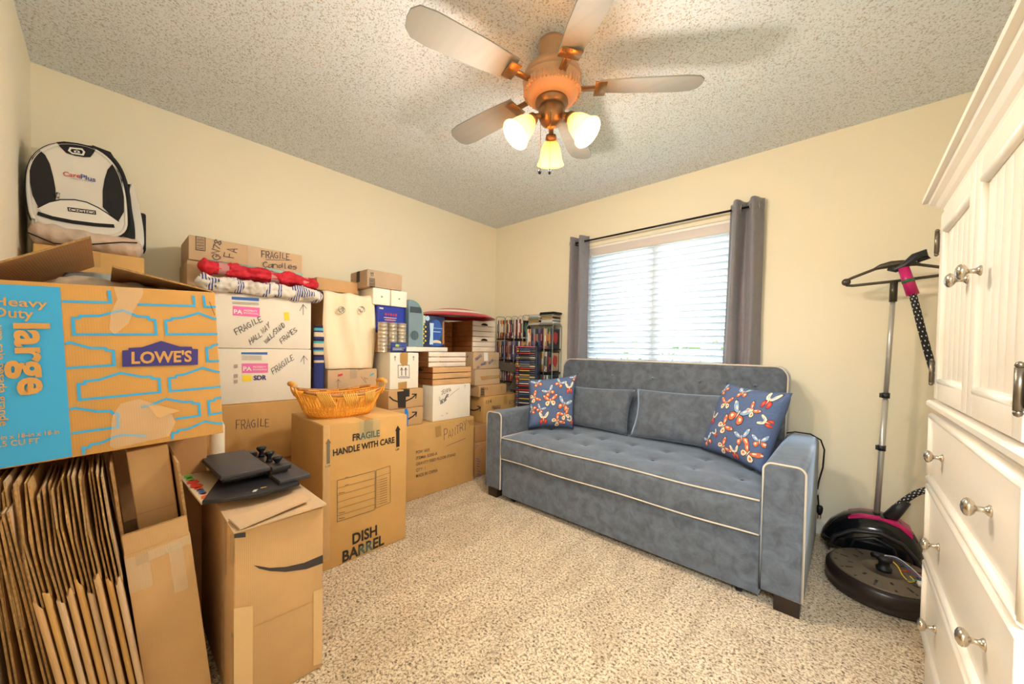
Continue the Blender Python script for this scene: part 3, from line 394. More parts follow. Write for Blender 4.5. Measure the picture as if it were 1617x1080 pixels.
g.box(XL, WX0, YB, YB + W, 0, H).box(WX1, XR, YB, YB + W, 0, H).box(WX0, WX1, YB, YB + W, 0, WZ0).box(WX0, WX1, YB, YB + W, WZ1, H)
struct(g.obj('wall_back', 'wall'))
DX0, DX1, DZ = -.20, .66, 2.06                        # unseen doorway, placed to let the fill lamp into the room
g = G()
g.box(XL, DX0, YN - W, YN, 0, H).box(DX1, XR, YN - W, YN, 0, H).box(DX0, DX1, YN - W, YN, DZ, H)
struct(g.obj('wall_front', 'wall'))
g = G()
g.box(DX0 - .07, DX0, YN, YN + .015, 0, DZ + .07).box(DX1, XR, YN, YN + .015, 0, DZ + .07).box(DX0, DX1, YN, YN + .015, DZ, DZ + .07)
g.box(DX0, DX0 + .015, YN - W, YN, 0, DZ).box(DX1 - .015, DX1, YN - W, YN, 0, DZ).box(DX0, DX1, YN - W, YN, DZ - .015, DZ)
d = struct(g.obj('door_1', 'trim'))
# unseen hallway shell, added to hold the fill lamp and keep sky out
g = G(); hx0, hx1, hy0, hy1 = -1.0, 1.3, -1.7, YN - W
g.box(hx0 - .05, hx0, hy0, hy1, 0, H).box(hx1, hx1 + .05, hy0, hy1, 0, H).box(hx0, hx1, hy0 - .05, hy0, 0, H)
struct(g.obj('wall_added_hallway', 'hall'))
struct(G().box(hx0, hx1, hy0, hy1, H, H + .1).obj('ceiling_added_hallway', 'hall'))
struct(G().box(hx0, hx1, hy0, hy1, -.1, 0).obj('floor_added_hallway', 'carpet'))
# baseboards
def base_prof(a, b, side):
    g = G(); t, h = .013, .085
    return g
struct(G().box(XL + .014, XR - .014, YB - .014, YB, 0, .085, 0, .003).obj('baseboard_back', 'trim'))
struct(G().box(XL, XL + .014, YN + .002, YB, 0, .085, 0, .003).obj('baseboard_left', 'trim'))
struct(G().box(XR - .014, XR, YN + .02, YB, 0, .085, 0, .003).obj('baseboard_right', 'trim'))
struct(G().box(XL + .014, DX0 - .072, YN, YN + .014, 0, .085, 0, .003).obj('baseboard_front', 'trim'))

# ================================================================== WINDOW
M['vinyl'] = mat('window_vinyl', '#f2f2f0', .4)
gm, nt, b = new_mat('window_glass'); b.inputs['Transmission Weight'].default_value = 1; b.inputs['Roughness'].default_value = 0; b.inputs['IOR'].default_value = 1.02
b.inputs['Base Color'].default_value = (.97, 1, .99, 1); M['glass'] = gm
win = thing('window_1', None, None, ((WX0 + WX1) / 2, YB + .08, WZ0)); struct(win)
g = G()
f = .045; y0, y1 = YB + .065, YB + .105
g.box(WX0, WX0 + f, y0, y1, WZ0, WZ1).box(WX1 - f, WX1, y0, y1, WZ0, WZ1).box(WX0 + f, WX1 - f, y0, y1, WZ0, WZ0 + f).box(WX0 + f, WX1 - f, y0, y1, WZ1 - f, WZ1)
xm = (WX0 + WX1) / 2 - .01
g.box(xm - .035, xm + .035, y0 - .008, y1, WZ0 + f, WZ1 - f)
o = wpart(g, 'window_frame', 'vinyl', win); struct(o)
o = wpart(G().box(WX0 + f, xm - .035, y0 + .02, y0 + .024, WZ0 + f, WZ1 - f), 'pane', 'glass', win); struct(o)
o = wpart(G().box(xm + .035, WX1 - f, y0 + .02, y0 + .024, WZ0 + f, WZ1 - f), 'pane', 'glass', win); struct(o)
o = wpart(G().box(WX0, WX1, YB + .002, YB + .065, WZ0 - .0, WZ0 + .012, 0, .003), 'window_sill', 'trim', win); struct(o)

# blind
sm, nt, b = new_mat('blind_slat'); L = nt.links
b.inputs['Base Color'].default_value = (.88, .89, .91, 1); b.inputs['Roughness'].default_value = .4
tl = nt.nodes.new('ShaderNodeBsdfTranslucent'); tl.inputs[0].default_value = (.92, .95, 1, 1)
mxs = nt.nodes.new('ShaderNodeMixShader'); mxs.inputs[0].default_value = .45
L.new(b.outputs[0], mxs.inputs[1]); L.new(tl.outputs[0], mxs.inputs[2]); L.new(mxs.outputs[0], nt.nodes['Material Output'].inputs[0])
M['slat'] = sm; M['blindrail'] = mat('blind_valance', '#d9d0cf', .5); M['cord'] = mat('blind_cord', '#e8e8e8', .7)
bl = thing('window_blind', 'white horizontal slatted blind, almost closed, in the window above the sofa', 'blind', ((WX0 + WX1) / 2, YB + .03, WZ0 + .02))
bx0, bx1 = WX0 + .012, WX1 - .012
wpart(G().box(bx0, bx1, YB - .004, YB + .052, 1.945, 2.012, 0, .003), 'valance', 'blindrail', bl)
wpart(G().box(bx0, bx1, YB - .001, YB + .05, 2.0125, 2.033, 0, .002), 'head_rail', 'vinyl', bl)
nsl = 20
g = G()
ang = math.radians(47); hw = .0265
for i in range(nsl):
    z = 1.92 - i * .0478
    s = G(); n = 6; ring = []
    top = []; bot = []
    for k in range(n + 1):
        t = -1 + 2 * k / n; c = .0035 * (1 - t * t)
        yy = t * hw; zz = c
        Y_ = yy * math.cos(ang) + zz * math.sin(ang); Z_ = -yy * math.sin(ang) + zz * math.cos(ang)
        top.append((Y_, Z_)); bot.append((Y_ - .0022 * math.sin(ang), Z_ - .0022 * math.cos(ang)))
    poly = top + bot[::-1]
    s.prism([(YB + .028 + a, z + b_) for a, b_ in poly], 'x', bx0 + .003, bx1 - .003, 0, True)
    wpart(s, 'slat', 'slat', bl)
wpart(G().box(bx0 + .002, bx1 - .002, YB + .012, YB + .044, .952, .968, 0, .003), 'bottom_rail', 'vinyl', bl)
for x in (bx0 + .12, (bx0 + bx1) / 2, bx1 - .12):
    wpart(G().box(x - .001, x + .001, YB - .0005, YB + .0005, .96, 1.945), 'ladder_cord', 'cord', bl)
wpart(G().tube([(bx0 + .085, YB - .008, 1.95), (bx0 + .085, YB - .01, 1.20)], .0035, 6), 'tilt_wand', 'cord', bl)

# garden seen through the gaps
M['leaf'] = mat('hedge_leaf', '#6f8f3a', .7, var=.5, scale=9)
M['ground'] = mat('lawn', '#7d9650', .95, var=.3, scale=4)
struct(G().box(-7, 5, YB + W + .01, 9, -.25, -.15).obj('ground_outside', 'ground'))
g = G(); rnd = random.Random(3)
for i in range(420):
    c = Vector((rnd.uniform(-3.4, 1.2), rnd.uniform(5.2, 5.9), rnd.uniform(-.1, 1.15 + .15 * math.sin(i))))
    a = Vector((rnd.uniform(-1, 1), rnd.uniform(-1, 1), rnd.uniform(-1, 1))).normalized(); bvec = a.cross(Vector((rnd.random(), rnd.random(), rnd.random() + .1))).normalized()
    s_ = rnd.uniform(.05, .12)
    g.quad([c - a * s_, c - bvec * s_ * .5, c + a * s_, c + bvec * s_ * .5])
g.box(-3.4, 1.2, 5.35, 5.75, -.15, .95, 0, .1, 2)
tag(g.obj('garden_hedge', 'leaf', origin=(-1.1, 5.5, -.15)), 'green clipped hedge glimpsed between the blind slats outside the window', 'hedge')

# curtain rod and curtains
M['rod'] = mat('rod_black', '#26242a', .4, metal=.6)
M['curt'] = mat('curtain_grey', '#7d7a84', .75, var=.05, scale=30, bump=.15, bscale=160, sheen=.3)
M['chrome'] = mat('chrome', '#c9c6c2', .18, metal=1.)
rod = thing('curtain_rod', 'thin black metal curtain rod above the window', 'curtain rod', (-1.19, YB, 2.06))
ry = YB - .075
wpart(G().tube([(-1.915, ry, 2.068), (-.47, ry, 2.068)], .0075, 10), 'rod', 'rod', rod)
for x in (-1.918, -.467):
    wpart(G().lathe([(.001, -.004), (.0085, -.004), (.009, 0), (.0085, .004), (.001, .004)], (x, ry, 2.068), 12, 0, Matrix.Rotation(PI / 2, 4, 'Y')), 'finial', 'rod', rod)
for x in (-1.86, -.50):
    wpart(G().tube([(x, YB - .001, 2.05), (x, ry, 2.05), (x, ry, 2.06)], .005, 8), 'bracket', 'rod', rod)
def curtain(x0, x1, folds, amp, label, seed, z0=.30, flare=0., x1b=None):
    r = thing('window_curtain', label, 'curtain', ((x0 + x1) / 2, ry, z0))
    g = G(); nx, nz = 90, 40
    zt = 2.118; grid = []
    rn = random.Random(seed); ph = rn.uniform(0, 6)
    xb = x1b if x1b is not None else x1
    for j in range(nz + 1):
        v = j / nz; z = zt + (z0 - zt) * v; row = []
        for i in range(nx + 1):
            u = i / nx
            xe0 = x0; xe1 = x1 + (xb - x1) * min(1, v * 1.6) if flare >= 0 else x1
            xe0 = x0 + (flare if flare < 0 else 0) * 0
            if flare < 0: xe0 = x0 + flare * min(1, v * 1.6); xe1 = x1
            x = xe0 + (xe1 - xe0) * u
            w = math.sin(u * folds * 2 * PI + .5 * PI + .35 * math.sin(v * 3 + ph) * v)
            w = math.copysign(abs(w) ** .75, w)
            y = ry + amp * w * (1 - .15 * v) + .006 * math.sin(u * 17 + v * 5)
            x += .006 * math.sin(v * 6 + u * 9) * v
            row.append(Vector((x, y, z)))
        grid.append(row)
    vs = [[g.bm.verts.new(p) for p in row] for row in grid]
    for j in range(nz):
        for i in range(nx):
            f = g.bm.faces.new((vs[j][i], vs[j][i + 1], vs[j + 1][i + 1], vs[j + 1][i])); f.smooth = True
    o = wpart(g, 'fabric', 'curt', r)
    so = o.modifiers.new('thick', 'SOLIDIFY'); so.thickness = .0025; so.offset = 0
    for k in range(int(folds * 2)):
        u = (k + .5) / (folds * 2)
        u = (k + .5) / (folds * 2)
        x = x0 + (x1 - x0) * u
        tp = [(x, ry + .021 * math.cos(a), 2.068 + .021 * math.sin(a)) for a in [2 * PI * q / 16 for q in range(16)]]
        wpart(G().tube(tp, .0035, 6, closed=True), 'grommet', 'chrome', r)
    return r
curtain(-1.94, -1.745, 2, .042, 'left grey grommet curtain bunched beside the disc racks', 1)
curtain(-.635, -.435, 2, .045, 'right grey grommet curtain bunched at the window end above the sofa', 5, flare=-.02)

# ================================================================== CEILING FAN
M['bronze'] = mat('fan_body_bronze', '#bd9674', .42, metal=.1)
M['bronze2'] = mat('fan_trim_bronze', '#8a6a4a', .3, metal=.7)
M['blade'] = mat('fan_blade_pale', '#8d8a84', .6, var=.05, scale=4, stretch=(1, 9, 1))
sm, nt, b = new_mat('glass_shade'); L = nt.links
b.inputs['Base Color'].default_value = (1, .74, .36, 1); b.inputs['Roughness'].default_value = .3
b.inputs['Emission Color'].default_value = (1, .70, .30, 1); b.inputs['Emission Strength'].default_value = .10
tl = nt.nodes.new('ShaderNodeBsdfTranslucent'); tl.inputs[0].default_value = (1, .70, .30, 1)
mxs = nt.nodes.new('ShaderNodeMixShader'); mxs.inputs[0].default_value = .35
L.new(b.outputs[0], mxs.inputs[1]); L.new(tl.outputs[0], mxs.inputs[2]); L.new(mxs.outputs[0], nt.nodes['Material Output'].inputs[0])
M['shade'] = sm
M['bulb'] = mat('bulb_glow', (1, .82, .5), .4, emit=5.)
FX, FY = -1.0, 1.32
fan = thing('ceiling_fan', 'copper brown ceiling fan with three lit bell shaped glass lights', 'ceiling fan', (FX, FY, H))
lf = lambda g, n, m: g.obj(n, m, fan)
lf(G().lathe([(.001, 0), (.062, 0), (.063, -.012), (.06, -.03), (.058, -.075), (.05, -.085), (.001, -.085)]), 'canopy', 'bronze')
lf(G().lathe([(.001, -.08), (.06, -.082), (.075, -.10), (.105, -.118), (.122, -.135), (.127, -.155), (.124, -.165), (.129, -.170), (.129, -.176), (.122, -.182), (.125, -.19), (.12, -.215), (.102, -.24), (.085, -.25), (.001, -.25)], n=40), 'motor_housing', 'bronze')
g = G()
for k in range(44):
    a = 2 * PI * k / 44
    mt = Matrix.Rotation(a, 4, 'Z')
    g.box(.108, .1262, -.0052, .0052, -.222, -.190, 0, .002, 1, mt)
lf(g, 'flutes', 'bronze')
lf(G().lathe([(.001, -.245), (.07, -.245), (.072, -.262), (.055, -.268), (.052, -.275), (.058, -.283), (.058, -.32), (.045, -.345), (.02, -.36), (.001, -.362)], n=32), 'switch_housing', 'bronze2')
for k in range(5):
    a = math.radians(38 + 72 * k); mt = Matrix.Rotation(a, 4, 'Z')
    g = G()
    g.box(.10, .20, -.016, .016, -.202, -.197, 0, .001, 1, mt)
    g.box(.185, .235, -.045, .045, -.2035, -.199, 0, .001, 1, mt)
    br = lf(g, 'blade_iron', 'bronze2')
    g = G()
    ol = [(.20, -.050), (.34, -.062), (.55, -.068), (.61, -.06), (.635, -.035), (.64, 0), (.635, .035), (.61, .06), (.55, .068), (.34, .062), (.20, .05)]
    tl_ = Matrix.Translation((0, 0, -.195)) @ Matrix.Rotation(math.radians(11), 4, 'X')
    g.rings([[mt @ tl_ @ Vector((x, y, 0)) for x, y in ol], [mt @ tl_ @ Vector((x, y, .006)) for x, y in ol]], 0, True, True, False)
    lf(g, 'blade', 'blade')
# three glass shades; one points at the camera side
cam_a = math.atan2(-FY, -FX)
for k, (a, tlt) in enumerate(((cam_a + .0, 18), (cam_a + 2 * PI / 3, 50), (cam_a - 2 * PI / 3, 50))):
    pass
for k in range(3):
    a = math.atan2(FY, FX) + k * 2 * PI / 3
    tlt = 42
    dirv = Vector((math.cos(a) * math.sin(math.radians(tlt)), math.sin(a) * math.sin(math.radians(tlt)), -math.cos(math.radians(tlt))))
    st = Vector((math.cos(a) * .045, math.sin(a) * .045, -.325))
    el = st + Vector((math.cos(a) * .035, math.sin(a) * .035, -.012))
    arm = lf(G().tube([st, st + (el - st) * .6, el, el + dirv * .02], .011, 10), 'lamp_arm', 'bronze2')
    q = Vector((0, 0, -1)).rotation_difference(dirv).to_matrix().to_4x4()
    base = el + dirv * .01
    lf(G().lathe([(.001, 0), (.022, 0), (.026, -.012), (.026, -.03), (.001, -.03)], base, 16, 0, q), 'socket_cup', 'bronze2')
    pr = [(.026, -.022), (.032, -.035), (.042, -.055), (.048, -.078), (.052, -.10), (.058, -.118), (.0655, -.130)]
    inn = [(r_ - .003, z_) for r_, z_ in pr][::-1]
    g = G(); t = pr + inn + [pr[0]]
    g.rings([[base + (q @ Vector((r_ * math.cos(2 * PI * i / 28), r_ * math.sin(2 * PI * i / 28), z_))) for i in range(28)] for r_, z_ in t], 0, True, False)
    sh = lf(g, 'glass_shade', 'shade')
    bp_ = base + dirv * .062
    g = G(); g.lathe([(.001, .03), (.012, .026), (.014, .012), (.022, -.005), (.024, -.02), (.018, -.035), (.001, -.042)], bp_, 14, 0, q)
    lf(g, 'bulb', 'bulb')
    lamp('fan_bulb_light', 'POINT', Vector((FX, FY, H)) + base + dirv * .135, 10, (1.0, .93, .80), shadow_soft_size=.045)
for x, y, zl, r_ in ((-.02, -.05, -.56, .009), (.03, -.045, -.575, .007)):
    c = lf(G().tube([(x, y, -.33), (x, y, zl)], .0011, 5), 'pull_chain', 'bronze2')
    g = G(); g.lathe([(.001, .012), (r_ * .6, .010), (r_, 0), (r_ * .6, -.010), (.001, -.012)], (x, y, zl - .008), 12)
    g.obj('chain_knob', 'rod', c)
# ================================================================== CARTONS ALONG THE LEFT WALL
E_ = .001
# large blue printed moving carton, open, tilted
lw = carton('large orange brown moving carton with blue print and open flaps above the flattened cartons', -1.51, -.222, .2535, .790, 1.247, .60, 'lowes', None, name='moving_carton', cat='moving box', tape=None, top=False, tilt=math.radians(2.9), rz=math.radians(.3))
# rebuild as an open-topped shell
for ch in list(lw.children): bpy.data.objects.remove(ch)
lw_w, lw_d, lw_h = .4755, .60, .457
g = G(); t = .005
g.box(-lw_w / 2, lw_w / 2, -lw_d / 2, -lw_d / 2 + t, 0, lw_h, 0, .002).box(-lw_w / 2, lw_w / 2, lw_d / 2 - t, lw_d / 2, 0, lw_h, 0, .002)
g.box(-lw_w / 2, -lw_w / 2 + t, -lw_d / 2 + t, lw_d / 2 - t, 0, lw_h, 0, .002).box(lw_w / 2 - t, lw_w / 2, -lw_d / 2 + t, lw_d / 2 - t, 0, lw_h, 0, .002)
g.box(-lw_w / 2 + t, lw_w / 2 - t, -lw_d / 2 + t, lw_d / 2 - t, 0, t)
g.obj('carton_body', 'lowes', lw)
inv = lw.matrix_basis.inverted()
inv = (Matrix.Translation(lw.location) @ lw.rotation_euler.to_matrix().to_4x4()).inverted()
def cv(p, o):
    q = inv @ Vector((-1.51, p[0], p[1])); return Vector((max(-lw_w / 2, min(lw_w / 2, q.x)), -lw_d / 2 - o, max(.002, min(lw_h, q.z))))
add_decals(lw, 'lowes', cv, (0, -1, 0))
# flaps: hinged on the two short sides, leaning inwards and up
def flap(hx, fx, z0, z1, nm='flap'):
    g = G(); t = Vector((0, 0, .005))
    a, b, c, d = Vector((hx, -lw_d / 2 + .004, z0)), Vector((fx, -lw_d / 2 - .004, z1)), Vector((fx, lw_d / 2, z1 + .004)), Vector((hx, lw_d / 2 - .004, z0))
    g.rings([[a, b, c, d], [p + t for p in (a, b, c, d)]], 0, True, True, False)
    # corrugated cut edge facing the room
    g.quad([a + Vector((0, -.0006, 0)), b + Vector((0, -.0006, 0)), b + t + Vector((0, -.0006, 0)), a + t + Vector((0, -.0006, 0))], 1)
    g.obj(nm, ['card4', 'corr'], lw)
flap(-lw_w / 2 + .004, -.018, lw_h, lw_h + .125)
flap(lw_w / 2 - .004, .017, lw_h, lw_h + .052)

# cloth in the open carton
M['cloth_beige'] = mat('cloth_beige', '#cdbfae', .9, var=.1, scale=7, bump=.5, bscale=9)
M['plastic_grey'] = mat('plastic_bag_grey', '#9aa0a0', .3, var=.15, scale=12, bump=.6, bscale=22)
def blob(name, c, sz, mt, label=None, cat=None, rot=0, amp=.18, fr=2.2, seed=0, nu=48, nv=24, sq=.7, parent=None, group=None):
    g = G(); rr = []
    for j in range(nv + 1):
        ph = -PI / 2 + PI * j / nv; row = []
        for i in range(nu):
            th = 2 * PI * i / nu
            cx, sx = math.cos(th), math.sin(th)
            d = Vector((math.copysign(abs(cx) ** sq, cx) * math.cos(ph) ** .6 if math.cos(ph) > 0 else 0, math.copysign(abs(sx) ** sq, sx) * (math.cos(ph) ** .6 if math.cos(ph) > 0 else 0), math.copysign(abs(math.sin(ph)) ** .8, math.sin(ph))))
            n = noise.noise(d * fr + Vector((seed, seed * 2, 0))) + .5 * noise.noise(d * fr * 2.7 + Vector((seed, 7, 0)))
            k = 1 + amp * n
            row.append(Vector((d.x * sz[0] * k, d.y * sz[1] * k, max(-sz[2] * .97, d.z * sz[2] * (1 + amp * 1.6 * n)))))
        rr.append(row)
    m4 = Matrix.Rotation(rot, 4, 'Z')
    g.rings([[m4 @ p for p in r] for r in rr])
    bmesh.ops.remove_doubles(g.bm, verts=list(g.bm.verts), dist=1e-5)
    if parent: return g.obj(name, mt, parent)
    o = g.obj(name, mt); o.location = c
    if label: tag(o, label, cat, group)
    return o
blob('folded_cloth', (-1.80, .03, 1.16), (.235, .19, .125), 'cloth_beige', 'beige cloth bundled in the open blue printed moving carton', 'cloth', seed=3, amp=.14)
blob('plastic_bag', (-2.02, .06, 1.285), (.06, .16, .055), 'plastic_grey', 'grey plastic bag poking out at the back of the open moving carton', 'plastic bag', seed=5, rot=0)

# carton carrying it from behind, hidden mostly
carton('brown carton standing behind the flattened boxes, under the open moving carton', -1.86, -.20, .262, E_, .785, .24, 'card4', name='tall_carton')

# ---- flattened cartons standing on edge
def flat_carton(y0, lean, hb, ht, th, x1, label, mt, rnd, depth=.36, cut=False):
    r = thing('flattened_carton', label, 'flattened box', (x1 - depth / 2, y0, 0), group='flattened cartons stored upright under the blue printed moving box')
    r.rotation_euler = (lean, 0, rnd.uniform(-.008, .008))
    X0, X1 = -depth / 2, depth / 2
    # folded body: two walls joined at a rounded front fold
    g = G(); n = 6; w = .0035
    prof = []
    for k in range(n + 1):
        a = -PI / 2 + PI * k / n
        prof.append((X1 - th / 2 + math.cos(a) * th / 2, math.sin(a) * th / 2))
    outer = [(X0, -th / 2)] + prof + [(X0, th / 2)]
    inner = [(X0, th / 2 - w)] + [(X1 - th / 2 + math.cos(a) * (th / 2 - w), math.sin(a) * (th / 2 - w)) for a in [PI / 2 - PI * k / n for k in range(n + 1)]] + [(X0, -th / 2 + w)]
    poly = outer + inner
    if cut:
        g.box(X0, X1, -th / 2, -th / 2 + w, 0, ht - .05).box(X0, X1, th / 2 - w, th / 2, 0, ht - .05)
        g.box(X1 - .0005, X1 + .0008, -th / 2, -th / 2 + w, 0, ht - .05, 1).box(X1 - .0005, X1 + .0008, th / 2 - w, th / 2, 0, ht - .05, 1)
    else:
        ttop = rnd.uniform(-.012, .012)
        g.rings([[(x, y, 0) for x, y in poly], [(x, y, hb + ttop * (1 if y > 0 else -1)) for x, y in poly]], 0, True, True, False)
    g.obj('folded_walls', [mt, 'corr'], r)
    # upper flaps: thin sheets set back and leaning away
    for sy in (-1, 1):
        f = G(); zt = ht + rnd.uniform(-.025, .01); bk = rnd.uniform(.05, .12); yo = sy * (th / 2 - .002) + rnd.uniform(-.001, .001)
        zs = hb + rnd.uniform(.10, .16)
        ys = yo + rnd.uniform(-.002, .002) + 0
        cols = [(X1 - rnd.uniform(.004, .014), yo, hb - .01), (X1 - rnd.uniform(.0, .012), yo, hb + .05), (X1 - rnd.uniform(.0, .01), ys, zs), (X1 - bk, ys + rnd.uniform(0, .004) + 0, zt)]
        back = [(X0, y, z) for x, y, z in cols]
        tt = .0032
        L_ = [Vector(c) for c in cols]; Rr = [Vector(c) for c in back]
        for a in range(3):
            p = [L_[a], L_[a + 1], Rr[a + 1], Rr[a]]
            f.rings([p, [q + Vector((0, tt, 0)) for q in p]], 0, True, True, False)
            e = Vector((.0006, 0, 0))
            f.quad([L_[a] + e, L_[a + 1] + e, L_[a + 1] + e + Vector((0, tt, 0)), L_[a] + e + Vector((0, tt, 0))], 1)
        f.obj('top_flap', [mt, 'corr'], r)
    return r
rnd = random.Random(11)
ordn = ['first', 'second', 'third', 'fourth', 'fifth', 'sixth', 'seventh', 'eighth', 'ninth', 'tenth', 'eleventh', 'twelfth', 'thirteenth', 'fourteenth', 'fifteenth', 'sixteenth', 'seventeenth', 'eighteenth', 'nineteenth', 'twentieth', 'twenty-first', 'twenty-second', 'twenty-third', 'twenty-fourth']
FLN = 16
for i in range(FLN):
    leftg = i < 7
    y = (-.238 + i * .0128 + .75 * math.tan(math.radians(1.3 * i))) if leftg else (-.036 + (i - 7) * .0147)
    wd = 'thick flattened carton showing its corrugated cut edge' if leftg else ('flattened brown carton with a rounded front fold' if i % 2 else 'flattened tan carton with a rounded front fold')
    flat_carton(y, math.radians(10 - .15 * i) if not leftg else math.radians(1.3 * i), (.50 if not leftg else .45) + (-.03 if i % 3 == 0 else 0) + rnd.uniform(-.015, .015), .755 + rnd.uniform(-.02, .012), .0112 if not leftg else .0105, -1.365 + rnd.uniform(-.02, .008) - (.02 if leftg else 0),
                '%s, %s from the left in the upright bundle' % (wd, ordn[i]), ('card3', 'card', 'card2')[i % 3], rnd, cut=leftg)

# ---- slim open carton with a tall board box inside
oc = thing('open_carton', 'slim open brown carton with taped front, between flattened cartons and the device box', 'box', (-1.555, .150, E_))
oc.rotation_euler = Euler((math.radians(0), math.radians(0), PI / 2), 'XYZ')
oc.rotation_euler = Euler((0, math.radians(-6.0) * -1 * -1, PI / 2), 'XYZ')
ow, od, oh = .135, .27, .53
g = G(); t = .005
g.box(-ow / 2, ow / 2, -od / 2, -od / 2 + t, .0, oh).box(-ow / 2, ow / 2, od / 2 - t, od / 2, 0, oh).box(-ow / 2, -ow / 2 + t, -od / 2 + t, od / 2 - t, 0, oh).box(ow / 2 - t, ow / 2, -od / 2 + t, od / 2 - t, 0, oh).box(-ow / 2 + t, ow / 2 - t, -od / 2 + t, od / 2 - t, 0, t)
oc_b = g.obj('carton_body', 'card', oc); mod_bevel(oc_b, .002)
g = G(); g.box(-ow / 2 + .002, ow / 2 - .002, -od / 2 + .0, -od / 2 + .005, oh, oh + .055)
g.box(-ow / 2 + .002, ow / 2 - .002, -od / 2 - .0006, -od / 2 + .0056, oh + .0545, oh + .0562, 1)
g.obj('front_flap', ['card', 'corr'], oc)
g = G(); g.box(ow / 2 - .005, ow / 2, -od / 2 + .02, od / 2, oh, oh + .21); g.box(ow / 2 - .0055, ow / 2 + .0005, -od / 2 + .0192, -od / 2 + .02, oh, oh + .21, 1)
g.obj('side_flap', ['card', 'corr'], oc)
g = G(); g.box(-ow / 2, -ow / 2 + .005, -od / 2 + .05, od / 2, oh, oh + .235); g.box(-ow / 2 - .0005, -ow / 2 + .0055, -od / 2 + .0492, -od / 2 + .05, oh, oh + .235, 1)
g.obj('side_flap', ['card4', 'corr'], oc)
g = G(); y = -od / 2 - .0008
g.quad([(-ow / 2, y, oh - .11), (-ow / 2 + .045, y, oh - .11), (-ow / 2 + .045, y, oh - .01), (-ow / 2, y, oh - .01)])
g.quad([(-ow / 2 + .02, y, oh - .04), (ow / 2, y, oh - .03), (ow / 2, y, oh - .005), (-ow / 2 + .02, y, oh - .01)])
g.quad([(ow / 2 - .05, y - .0003, oh - .16), (ow / 2 - .02, y - .0003, oh - .16), (ow / 2 - .02, y - .0003, oh - .02), (ow / 2 - .05, y - .0003, oh - .02)])
g.obj('packing_tape', 'tape_gloss', oc)
tb = thing('narrow_carton', 'narrow tall brown box standing inside the slim open carton', 'box', (-1.60, .133, .30)); tb.rotation_euler = oc.rotation_euler
g = G(); g.box(-.048, .042, -.05, .08, -.29, .48, 0, .004); g.box(-.0485, .0425, -.0505, -.0495, .287, .2885, 1)
g.obj('carton_body', ['card', 'card4'], tb)
M['roll'] = mat('paper_roll', '#ddd0bb', .8, bump=.3, bscale=30)
g = G(); g.lathe([(.001, 0), (.024, 0), (.026, .01), (.025, .75), (.017, .772), (.001, .772)], n=24)
o = g.obj('paper_roll', 'roll'); o.location = (-1.93, .305, .001)
tag(o, 'upright cream roll standing behind the black device, right of the moving carton', 'roll')

# ---- tall box with printed smile, flaps half open
sb = carton('tall taped brown box with a dark printed smile, carrying the black device', -1.30, .245, .49, E_, .548, .55, 'card', 'smile', tape=None, name='tall_taped_box', top=False)
g = G()
def flp(pts, z, dz=.005, m=0):
    g.rings([[Vector((x, y, zz)) for x, y, zz in pts], [Vector((x, y, zz + dz)) for x, y, zz in pts]], m, True, True, False)
w2, d2 = .1225, .275
flp([(-w2 - .004, -d2 - .012, .549), (w2 + .006, -d2 - .012, .556), (w2 + .006, .06, .554), (-w2, .06, .551)], 0)
flp([(-w2 + .01, -d2 - .018, .558), (w2 - .03, -d2 + .03, .572), (w2 - .04, -d2 + .10, .570), (-w2, -d2 + .075, .560)], 0)
flp([(-w2, .065, .549), (w2, .065, .549), (w2, d2, .549), (-w2, d2, .549)], 0)
g.obj('top_flap', 'card3', sb)
g = G(); g.quad([(-w2 - .0008, -d2, .45), (-w2 - .0008, -d2 + .05, .45), (-w2 - .0008, -d2 + .05, .545), (-w2 - .0008, -d2, .545)])
g.quad([(-w2 - .0008, -d2 + .10, .38), (-w2 - .0008, -d2 + .14, .38), (-w2 - .0008, -d2 + .14, .54), (-w2 - .0008, -d2 + .10, .54)])
g.quad([(-w2 - .0008, -d2, .0), (-w2 - .0008, -d2 + .04, .0), (-w2 - .0008, -d2 + .04, .24), (-w2 - .0008, -d2, .24)])
g.quad([(-w2 - .0008, -d2 + .13, .05), (-w2 - .0008, -d2 + .17, .05), (-w2 - .0008, -d2 + .17, .24), (-w2 - .0008, -d2 + .13, .28)])
g.quad([(-.06, -.21, .5745), (.10, -.21, .5765), (.10, -.17, .5765), (-.06, -.17, .5745)]) if False else None
g.obj('packing_tape', 'tape_lt', sb)

# ---- black folded device with three knobs on a colourful board
M['blk'] = mat('black_plastic', '#25252b', .38, bump=.05, bscale=200)
M['blk2'] = mat('black_plastic_gloss', '#1a1a20', .2)
M['blk3'] = mat('black_board', '#3c3a40', .5)
M['dkbrown'] = mat('dark_brown_board', '#3a2d26', .3)
M['gold'] = mat('gold_mark', '#c9a85a', .5); M['silver'] = mat('silver_mark', '#c8c8cc', .4)
M['redp'] = mat('red_print', '#d9352e', .5); M['orangep'] = mat('orange_print', '#e2683a', .5); M['greenp'] = mat('green_print', '#5da544', .5); M['bluep'] = mat('blue_print', '#4a6aa8', .5); M['creamp'] = mat('cream_print', '#e2d2b4', .6)
zb = .582
cb = thing('printed_board', 'cream board with red and green print under the black device', 'board', (-1.665, .305, zb)); cb.rotation_euler = (0, 0, .05)
g = G(); g.box(-.20, .155, -.115, .10, 0, .008, 0, .001)
prt = [('redp', 5, .03), ('orangep', 3, .022), ('greenp', 3, .022), ('bluep', 3, .014)]
g.obj('board', ['creamp'], cb)
g = G(); rnd = random.Random(4)
spots = [(-.17, 2, .03, .012), (-.13, 2, .028, .012), (-.085, 0, .032, .017), (-.03, 0, .030, .017), (.005, 1, .02, .012), (.03, 3, .018, .01), (.06, 3, .02, .01), (.075, 1, .01, .008), (.115, 1, .025, .014)]
